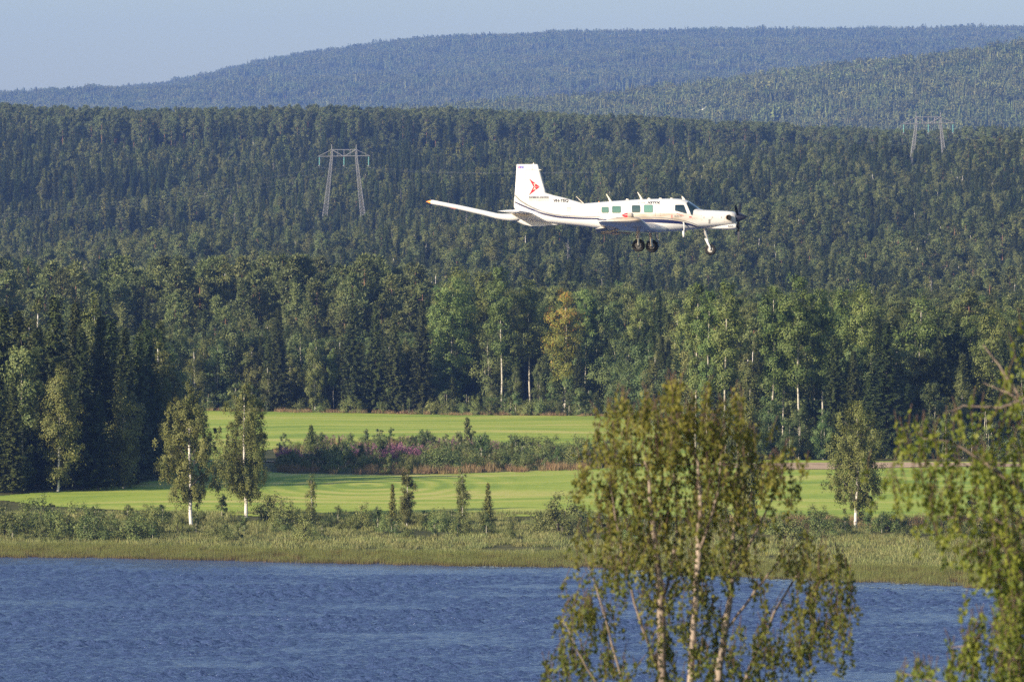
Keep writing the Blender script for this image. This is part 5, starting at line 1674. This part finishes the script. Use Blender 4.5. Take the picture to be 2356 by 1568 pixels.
# lettering and badges
def lettering(text, x0, y0, x1, y1, mat, name='lettering', shear=0., bold=.0, parent=None, off=.009, fixed=None):
    cu = bpy.data.curves.new('lettering', 'FONT')
    cu.body = text; cu.size = 1; cu.shear = shear; cu.offset = bold; cu.resolution_u = 2
    to = bpy.data.objects.new('lettering_source', cu); col.objects.link(to)
    bpy.context.view_layer.update()
    me = to.evaluated_get(bpy.context.evaluated_depsgraph_get()).to_mesh()
    v = np.array([list(w.co) for w in me.vertices]); F = [list(p.vertices) for p in me.polygons]
    to.evaluated_get(bpy.context.evaluated_depsgraph_get()).to_mesh_clear()
    bpy.data.objects.remove(to); bpy.data.curves.remove(cu)
    lo, hi = v.min(0), v.max(0)
    px_ = x0 + (v[:, 0] - lo[0]) / (hi[0] - lo[0]) * (x1 - x0)
    py_ = y1 - (v[:, 1] - lo[1]) / (hi[1] - lo[1]) * (y1 - y0)
    near = np.full(len(v), .4)
    for _ in range(6):
        x = ((px_ - OX) / PXM + near * math.sin(YAW)) / math.cos(YAW)
        z = (OY - py_) / PXM - near * EL
        near = skin(x, z) if fixed is None else np.full(len(v), fixed)
    P = Parts()
    out = np.column_stack([x, -near - off, z])
    byn = {}
    for f in F: byn.setdefault(len(f), []).append(f)
    for n_, ff in byn.items(): P.add(out, ff)
    return pobj(name, P, [mat], parent, smooth=False)
def L1(text, x0, y0, x1, y1, mat, **k): a, b = K1((x0, y0)), K1((x1, y1)); return lettering(text, a[0], a[1], b[0], b[1], mat, **k)
def L2(text, x0, y0, x1, y1, mat, **k): a, b = K2((x0, y0)), K2((x1, y1)); return lettering(text, a[0], a[1], b[0], b[1], mat, **k)
L1('VH-TEQ', 1745, 574, 1945, 622, 'ink', bold=.045)
L1('THOMSON AVIATION', 1423, 538, 1687, 563, 'ink', bold=.05)
on_side('lettering_line', [(quadgrid(*K1((1421, 570)), *K1((1692, 575))), 0)], ['pale_red'], cuts=2, off=.008)
L1('Airborne Geophysical Survey', 1425, 580, 1687, 600, 'ink_grey', shear=.25)
L2('XSTOL', 812, 298, 1003, 331, 'ink', shear=.35, bold=.05)
L2('P-750', 690, 308, 795, 323, 'ink_grey', shear=.2)
L2('RESTRICTED', 1195, 492, 1300, 514, 'ink_grey')
L2('PAC', 1932, 632, 2004, 652, 'navy', bold=.03, parent=chin, fixed=.325)
on_side('marking', [([K2(c) for c in ((1225, 462), (1225, 472), (1320, 498), (1320, 488))], 0)], ['pale_red'], off=.009, cuts=1)
on_side('marking', [(quadgrid(*K2((1150, 482)), *K2((1166, 528))), 0)], ['pale_red'], off=.009, cuts=1)
on_side('marking', [(quadgrid(*K2((1398, 508)), *K2((1432, 522))), 0)], ['red'], off=.009, cuts=1)
for i in range(6):
    on_side('data_line', [(quadgrid(*K1((1916 + (i % 2) * 2, 684 + i * 10.6)), *K1((1980 - (i % 3) * 3, 684 + i * 10.6 + 4.6))), 0)], ['ink_grey'], cuts=1, off=.008)
# red arrowhead badge with T and A
badge = on_side('badge', [([K1(c) for c in ((1430, 305), (1568, 410), (1484, 409))], 0), ([K1(c) for c in ((1568, 413), (1425, 525), (1484, 414))], 0)]
        + [([K1(c) for c in ((1432 + i * 11.5, 318 + i * 16.5), (1470 + i * 7.5, 335 + i * 13.5), (1455 + i * 9, 331 + i * 14.5))], 0) for i in range(6)]
        + [([K1(c) for c in ((1428 + i * 11.5, 508 - i * 16.5), (1466 + i * 7.5, 490 - i * 13.5), (1455 + i * 9, 502 - i * 15))], 0) for i in range(6)], ['red'], fin, cuts=2, off=.009)
L1('T', 1484, 371, 1518, 403, 'cream', parent=badge, bold=.03, off=.014)
L1('A', 1484, 419, 1520, 453, 'cream', parent=badge, bold=.03, off=.014)
fl = on_side('flag', [(quadgrid(*K1((1281, 141)), *K1((1356, 170))), 0)], ['blue'], fin, off=.009, cuts=1)
on_side('flag_cross', [(quadgrid(*K1((1281, 153)), *K1((1316, 157))), 0), (quadgrid(*K1((1296, 141)), *K1((1300, 168))), 0), ([K1(c) for c in ((1281, 141), (1287, 141), (1316, 166), (1310, 166))], 0)], ['pale_red'], fl, off=.013, cuts=1)
on_side('flag_stars', [(quadgrid(*K1((x, y)), *K1((x + 5, y + 5))), 0) for x, y in ((1330, 146), (1342, 151), (1326, 155), (1333, 163), (1295, 161))], ['cream'], fl, off=.013, cuts=1)
# ------------------------------------------------------------------ power line towers
M['steel_grey'] = plain('galvanised_steel', (.22, .22, .22), .6, metal=.0)
M['insulator'] = plain('green_glass_insulator', (.13, .34, .33), .25)
def tower(x0, y_top, d, label, tilt=1.6):
    """portal tower; x0: column of its middle, y_top: row of the upper beam"""
    X, Z = (x0 - CX) * d / FV, H_CAM + (HOR - y_top) * d / FV
    k = d / FV                                # metres per picture unit
    g = g1(X, d)
    root = bpy.data.objects.new('power_tower', None); col.objects.link(root)
    root.location = (X, d, g)
    tag(root, label, 'tower', 'portal towers of the power line')
    zt = Z - g; zb = zt - 15.6 * k            # upper and lower beam heights above the foot
    hw = 28.2 * k
    def bar(P, a, b, w):
        v, f = tube([a, b], [w, w], 4); P.add(v, f)
    for s in (-1, 1):
        P = Parts()
        xt, xb = s * hw, s * (hw + 17 * k * (zb / (150 * k)))
        n = 26
        q = np.linspace(0, 1, n + 1)
        zz = zt * (1 - q)
        xc = np.where(zz > zb, xt, xt + (xb - xt) * (zb - zz) / zb)
        ww = np.interp(zz, [0, zb, zt], [.85, .30, .16])
        dd = np.interp(zz, [0, zb, zt], [.75, .30, .16])
        cs = [np.column_stack([xc + sx * ww, sy * dd, zz]) for sx, sy in ((-1, -1), (1, -1), (1, 1), (-1, 1))]
        for c in cs:
            v, f = tube(c, [.085] * (n + 1), 4); P.add(v, f)
        for i in range(n):
            for j in range(4):
                a, b = cs[j], cs[(j + 1) % 4]
                bar(P, a[i], b[i + 1], .055)
                bar(P, b[i], a[i + 1], .055)
                bar(P, a[i + 1], b[i + 1], .045)
        bar(P, [xt, 0, zt], [xt, 0, zt + 12 * k], .12)
        o = obj('lattice_leg', P.mesh('lattice_leg', [M['steel_grey']]), root)
    P = Parts()
    e = 59.5 * k
    for yy in (-.35, .35):
        bar(P, [-e, yy, zb], [e, yy, zb + tilt * k], .12)
        bar(P, [-hw, yy, zt], [hw, yy, zt], .12)
        for s in (-1, 1):
            bar(P, [s * hw, yy, zt], [s * e, yy, zb + (tilt * k if s > 0 else 0)], .09)
            bar(P, [s * hw, yy, zt], [0, yy, zb], .13)
            bar(P, [s * hw * .5, yy, zt], [s * hw * .5, yy, zb], .07)
        bar(P, [0, yy, zt], [0, yy, zb], .08)
    for i in range(17):
        x = -e + 2 * e * i / 16
        bar(P, [x, -.35, zb + tilt * k * i / 16], [x, .35, zb + tilt * k * i / 16], .05)
    obj('cross_beam', P.mesh('cross_beam', [M['steel_grey']]), root)
    for s in (-1, 0, 1):
        P = Parts()
        x = s * (e - .4); z0 = zb - .1
        nd = 20
        zz = np.linspace(z0, z0 - 19 * k, nd * 2)
        rr = np.where(np.arange(nd * 2) % 2 == 0, .20, .09)
        v, f = tube(np.column_stack([np.full(nd * 2, x), np.zeros(nd * 2), zz]), rr, 8); P.add(v, f)
        o = obj('insulator', P.mesh('insulator', [M['insulator']]), root)
        P = Parts()
        v, f = box((x, 0, z0 - 20 * k), (.75, .15, .18)); P.add(v, f)
        v, f = tube([[x - .2, 0, z0 - 20.5 * k], [x, 0, z0 - 24.5 * k], [x + .2, 0, z0 - 20.5 * k]], [.06, .08, .06], 5); P.add(v, f)
        obj('clamp', P.mesh('clamp', [M['steel_grey']]), o)
    return root
TW = [tower(791.6, 344.5, 1800, 'steel portal power tower in the forest left of the aircraft'),
      tower(2136, 269.5, 1880, 'steel portal power tower in the forest at the right, partly hidden by trees', 2.2)]

# conductors hanging from tower to tower and on past the picture
M['cable'] = plain('aluminium_cable', (.32, .32, .33), .5)
bpy.context.view_layer.update()
ends = []
for tw_ in TW:
    cl = [c for i_ in tw_.children if i_.name.startswith('insulator') for c in i_.children]
    ends.append([tw_.matrix_world.translation + Vector(np.array([list(v.co) for v in c.data.vertices]).mean(0)) - Vector((0, 0, .5)) for c in cl])
for k, wd in enumerate(('left insulators', 'middle insulators', 'right insulators')):
    a, b = np.array(ends[0][k]), np.array(ends[1][k])
    step = b - a
    pts = []
    for s0, s1, sag in ((a - step * 1.2, a, 9), (a, b, 6), (b, b + step * 1.2, 9)):
        for t in np.linspace(0, 1, 24):
            p_ = s0 + (s1 - s0) * t
            p_ = p_ - np.array([0, 0, sag * 4 * t * (1 - t)])
            pts.append(p_)
    v, f = tube(np.array(pts), .014, 4)
    P = Parts(); P.add(v, f)
    tag(obj('power_cable', P.mesh('power_cable', [M['cable']], True)), 'thin power cable hanging from the %s of both towers' % wd, 'cable', 'cables of the power line')

# ------------------------------------------------------------------ white bird over the ridge
M['feather'] = plain('white_feathers', (.80, .80, .78), .6)
def bird():
    d = 640.
    c = at(1617, 252, d)
    root = bpy.data.objects.new('gull', None); col.objects.link(root); root.location = c
    tag(root, 'small white bird gliding above the pine ridge', 'bird')
    P = Parts()
    # body and wings as one surface: sections across the span
    sp = [(-.62, .16, .02, .16), (-.45, .13, .09, .11), (-.25, .06, .14, .07), (-.08, .0, .26, .0), (0, .0, .46, .0), (.08, .0, .26, .0), (.25, .06, .14, .07), (.45, .13, .09, .11), (.62, .16, .02, .16)]
    rg = []
    for y, up, ch, back in sp:
        a = np.arange(12) * 2 * math.pi / 12
        th = .11 if abs(y) < .05 else (.07 if abs(y) < .1 else .02)
        rg.append(np.column_stack([np.cos(a) * ch * .5 - back, np.full(12, y), up + np.sin(a) * th * .5]))
    P = loft(rg)
    o = obj('body', P.mesh('gull_body', [M['feather']], True), root)
    root.rotation_euler = (math.radians(24), math.radians(-8), math.radians(-74))
    return root
bird()

# ------------------------------------------------------------------ near trees, out of focus
def near_tree(name, d, stems, twigs, clumps, leaf_mat, bark_mat, label, seed, leaf=.066, per=15, foot=None, dep=1.0, yellow=0.0, dens=1.0):
    r = np.random.default_rng(seed)
    k = d / FV
    X0 = (foot[0] - CX) * k
    g = g1(X0, d)
    root = bpy.data.objects.new(name, None); col.objects.link(root)
    root.location = (X0, d, g)
    tag(root, label, 'tree')
    o = np.array([X0, d, g])
    P = Parts()
    for pts, rads, mi in [(a, b, 0) for a, b in stems] + [(a, b, 1) for a, b in twigs]:
        q = np.array([at(x, y, d + dy) - o for x, y, dy in pts])
        # smooth the line
        t = np.linspace(0, 1, len(q)); T = np.linspace(0, 1, len(q) * 5)
        q = np.column_stack([np.interp(T, t, q[:, i]) for i in range(3)])
        rad = np.interp(T, t, rads)
        for _ in range(3):
            q[1:-1] = (q[:-2] + 2 * q[1:-1] + q[2:]) / 4
        q[1:-1] += r.normal(0, .006, (len(q) - 2, 3))
        v, f = tube(q, rad, 8); P.add(v, f, mi)
    tw = Parts()
    LC, LA, LT = [], [], []
    for cx, cy, rx, ry, n in clumps:
        for i in range(int(n * dens)):
            a = r.uniform(0, 6.28); q = math.sqrt(r.uniform(0, 1))
            x, y = cx + rx * 1.12 * q * math.cos(a), cy - 14 + ry * 1.12 * q * math.sin(a)
            s = at(x, y, d + r.normal(0, dep) ) - o
            L = r.uniform(.12, .48); m = int(per * L / .3 * r.uniform(.7, 1.3)) + 3
            bend = r.normal(0, .16, 2)
            t = np.sort(r.uniform(0, 1, m))
            line = s + np.column_stack([bend[0] * L * (t ** 1.5) * 1.5, bend[1] * L * t, -L * t])
            LC.append(line + r.normal(0, .028, (m, 3)))
            LA.append(np.column_stack([r.normal(0, .5, m), r.normal(0, .5, m), np.full(m, -1.0)]))
            LT.append(np.clip(r.normal(.45, .2, m) + r.normal(0, .16) + yellow * (1250 - y) / 500, 0, 1))
            v, f = tube([s + [-bend[0] * .2, 0, .12], s, s + [bend[0] * L * .5, 0, -L * .5], line[-1]], [.006, .005, .004, .002], 3)
            tw.add(v, f)
    c, a, t = np.concatenate(LC), np.concatenate(LA), np.concatenate(LT)
    v, f, _ = leaves(c, leaf, leaf * .72, r, a, .55)
    C = Parts(); C.add(v, f, 0, np.repeat(t, 4))
    obj('trunk', P.mesh('trunk', [M[bark_mat], M['bark_branch']], True), root)
    cr = obj('crown', C.mesh('crown', [M[leaf_mat]]), root)
    tag(obj('twigs', tw.mesh('twigs', [M['bark_twig']]), cr), kind='stuff')
    print(name, 'leaves', len(c))
    return root
M['bark_twig'] = plain('twig_bark', (.10, .06, .04), .8)
M['bark_branch'] = bark('branch_bark', (.11, .08, .06), (.26, .20, .15), (5, 5, 9), .36, .55)
M['bark_near'] = bark('near_birch_bark', (.15, .11, .08), (.31, .245, .19), (5, 5, 9), .36, .50)
M['bark_near2'] = bark('near_grey_bark', (.16, .14, .12), (.42, .38, .34), (5, 5, 9), .36, .55)
F0 = (1566, 2825, 0)
near_tree('near_birch', 75.0,
  [([F0, (1530, 1900, .1), (1524, 1568, .1), (1521, 1390, 0), (1514, 1300, 0), (1500, 1180, -.1), (1490, 1090, -.2), (1482, 1030, -.2)], [.11, .08, .062, .056, .046, .032, .016, .006]),
   ([F0, (1572, 1900, -.2), (1588, 1568, -.3), (1600, 1400, -.3), (1608, 1270, -.3), (1612, 1130, -.2), (1602, 1040, -.2), (1585, 980, -.2)], [.10, .06, .045, .042, .040, .028, .014, .005]),
   ([F0, (1620, 1900, .3), (1652, 1568, .4), (1668, 1450, .4), (1685, 1330, .4), (1692, 1180, .4), (1702, 1090, .4), (1696, 1020, .4)], [.10, .06, .050, .046, .036, .022, .012, .004])],
  [([(1570, 1950, .2), (1690, 1620, .5), (1770, 1430, .6), (1840, 1310, .7), (1915, 1250, .8)], [.045, .030, .018, .012, .005]),
   ([(1560, 1950, -.2), (1440, 1600, -.5), (1400, 1450, -.6), (1372, 1350, -.6), (1340, 1270, -.6)], [.03, .018, .012, .009, .004]),
   ([(1530, 1850, -.2), (1400, 1620, -.6), (1330, 1500, -.8), (1295, 1420, -.8)], [.025, .013, .009, .004]),
   ([(1524, 1560, .1), (1476, 1440, .0), (1452, 1360, -.1), (1425, 1240, -.2), (1402, 1100, -.2)], [.024, .018, .016, .012, .005]),
   ([(1521, 1390, 0), (1548, 1300, .2), (1560, 1180, .3), (1548, 1060, .3), (1530, 950, .3)], [.022, .018, .013, .010, .004]),
   ([(1685, 1330, .4), (1740, 1220, .5), (1790, 1120, .5), (1815, 1050, .5)], [.022, .016, .010, .004]),
   ([(1608, 1270, -.3), (1650, 1150, -.4), (1660, 1050, -.4), (1640, 960, -.4)], [.020, .014, .010, .004]),
   ([(1668, 1450, .4), (1760, 1330, .5), (1830, 1250, .6), (1880, 1200, .6)], [.02, .015, .01, .004])],
  [(1548, 888, 20, 22, 7), (1428, 935, 16, 26, 5), (1698, 930, 18, 26, 6), (1625, 922, 18, 26, 6), (1490, 925, 14, 22, 4), (1545, 905, 26, 26, 9), (1545, 950, 60, 40, 24), (1395, 975, 26, 40, 9), (1450, 960, 45, 45, 20), (1500, 1010, 60, 60, 36), (1590, 1000, 50, 70, 36), (1660, 980, 50, 50, 24), (1460, 1090, 60, 80, 40), (1390, 1060, 60, 60, 20), (1355, 1110, 30, 60, 10),
   (1545, 1090, 45, 70, 26), (1640, 1080, 45, 90, 44), (1700, 1050, 50, 80, 32), (1750, 1040, 50, 70, 22), (1810, 1080, 45, 60, 14), (1770, 1150, 60, 60, 14), (1380, 1190, 50, 70, 22), (1450, 1210, 55, 80, 40), (1540, 1200, 45, 80, 30), (1620, 1200, 40, 90, 36), (1690, 1190, 40, 80, 26),
   (1350, 1260, 30, 50, 9), (1440, 1310, 60, 50, 24), (1520, 1310, 50, 60, 24), (1600, 1320, 45, 60, 22), (1680, 1290, 45, 60, 18), (1550, 1410, 45, 60, 20), (1625, 1420, 35, 70, 20), (1495, 1430, 30, 60, 9),
   (1330, 1370, 40, 60, 14), (1350, 1460, 65, 70, 40), (1310, 1540, 55, 40, 20), (1420, 1550, 60, 40, 18), (1540, 1510, 40, 60, 22), (1640, 1530, 45, 60, 28), (1700, 1490, 40, 70, 12), (1400, 1400, 40, 50, 8),
   (1850, 1280, 50, 45, 18), (1895, 1320, 60, 60, 32), (1885, 1410, 75, 70, 44), (1810, 1470, 60, 70, 26), (1935, 1390, 35, 50, 14), (1760, 1400, 30, 60, 8), (1740, 1540, 60, 40, 16), (1870, 1500, 50, 50, 14), (1930, 1480, 30, 40, 6), (1730, 1290, 40, 60, 9)],
  'near_birch', 'bark_near', 'blurred golden green birch crown rising close in front of the lake', 301, foot=F0, dep=.55, yellow=.35, dens=1.0)
F1 = (2530, 2900, 0)
near_tree('near_tree', 64.0,
  [([F1, (2500, 2000, 0), (2450, 1568, 0), (2410, 1300, 0), (2392, 1100, 0), (2384, 900, 0), (2376, 740, 0)], [.12, .09, .075, .06, .045, .03, .01])],
  [([(2400, 1180, 0), (2340, 1120, -.2), (2300, 1088, -.3), (2255, 1055, -.3), (2180, 1012, -.3), (2112, 1008, -.3)], [.032, .026, .022, .016, .010, .004]),
   ([(2405, 1260, 0), (2335, 1215, -.1), (2290, 1196, -.2), (2205, 1192, -.2), (2110, 1180, -.2)], [.030, .024, .020, .012, .004]),
   ([(2390, 1010, 0), (2356, 930, .1), (2318, 868, .2), (2262, 792, .3)], [.018, .014, .010, .004]),
   ([(2384, 960, 0), (2340, 915, .1), (2300, 895, .1), (2262, 880, .1)], [.016, .012, .008, .003]),
   ([(2420, 1380, 0), (2300, 1300, .2), (2220, 1280, .3)], [.026, .016, .005]),
   ([(2450, 1568, 0), (2330, 1500, .1), (2240, 1480, .2), (2180, 1490, .2)], [.03, .02, .012, .004]),
   ([(2460, 1640, 0), (2250, 1590, .2), (2120, 1560, .2), (2060, 1545, .2)], [.03, .02, .010, .004]),
   ([(2384, 900, 0), (2310, 940, -.2), (2230, 930, -.2), (2170, 950, -.2)], [.02, .014, .008, .003])],
  [(2350, 790, 24, 45, 5), (2330, 900, 35, 40, 7), (2350, 960, 26, 55, 11), (2230, 965, 60, 35, 7), (2160, 995, 60, 35, 7), (2070, 980, 40, 35, 5), (2140, 1070, 70, 40, 11), (2220, 1085, 60, 45, 13), (2050, 1085, 50, 40, 7),
   (2310, 1060, 50, 60, 22), (2120, 1150, 80, 45, 15), (2210, 1165, 70, 45, 18), (2315, 1170, 50, 60, 32), (2170, 1225, 55, 40, 9), (2290, 1270, 70, 50, 45), (2345, 1320, 30, 60, 39), (2320, 1390, 40, 60, 30),
   (2340, 1470, 30, 70, 39), (2265, 1480, 45, 40, 16), (2210, 1505, 40, 30, 12), (2320, 1545, 40, 40, 33), (2200, 1550, 55, 20, 12), (2090, 1548, 45, 16, 9), (2255, 1400, 35, 40, 7)],
  'near_green', 'bark_near2', 'blurred green near tree with grey bare branches reaching in at the right border', 302, foot=F1, dep=.5, dens=1.15)

# ------------------------------------------------------------------ haze in the air over the whole valley
def haze():
    m, nt, out = newmat('valley_haze')
    pv = nt.nodes.new('ShaderNodeVolumePrincipled')
    pv.inputs['Color'].default_value = (.22, .41, 1.0, 1)
    pv.inputs['Density'].default_value = 7.6e-5
    pv.inputs['Anisotropy'].default_value = 0.0
    nt.links.new(pv.outputs[0], out.inputs['Volume'])
    v, f = box((0, 5190, 260), (4700, 11160, 530))
    p = Parts(); p.add(v, f)
    o = obj('haze', p.mesh('haze', [m]))
    tag(o, kind='stuff')
    return o
haze()
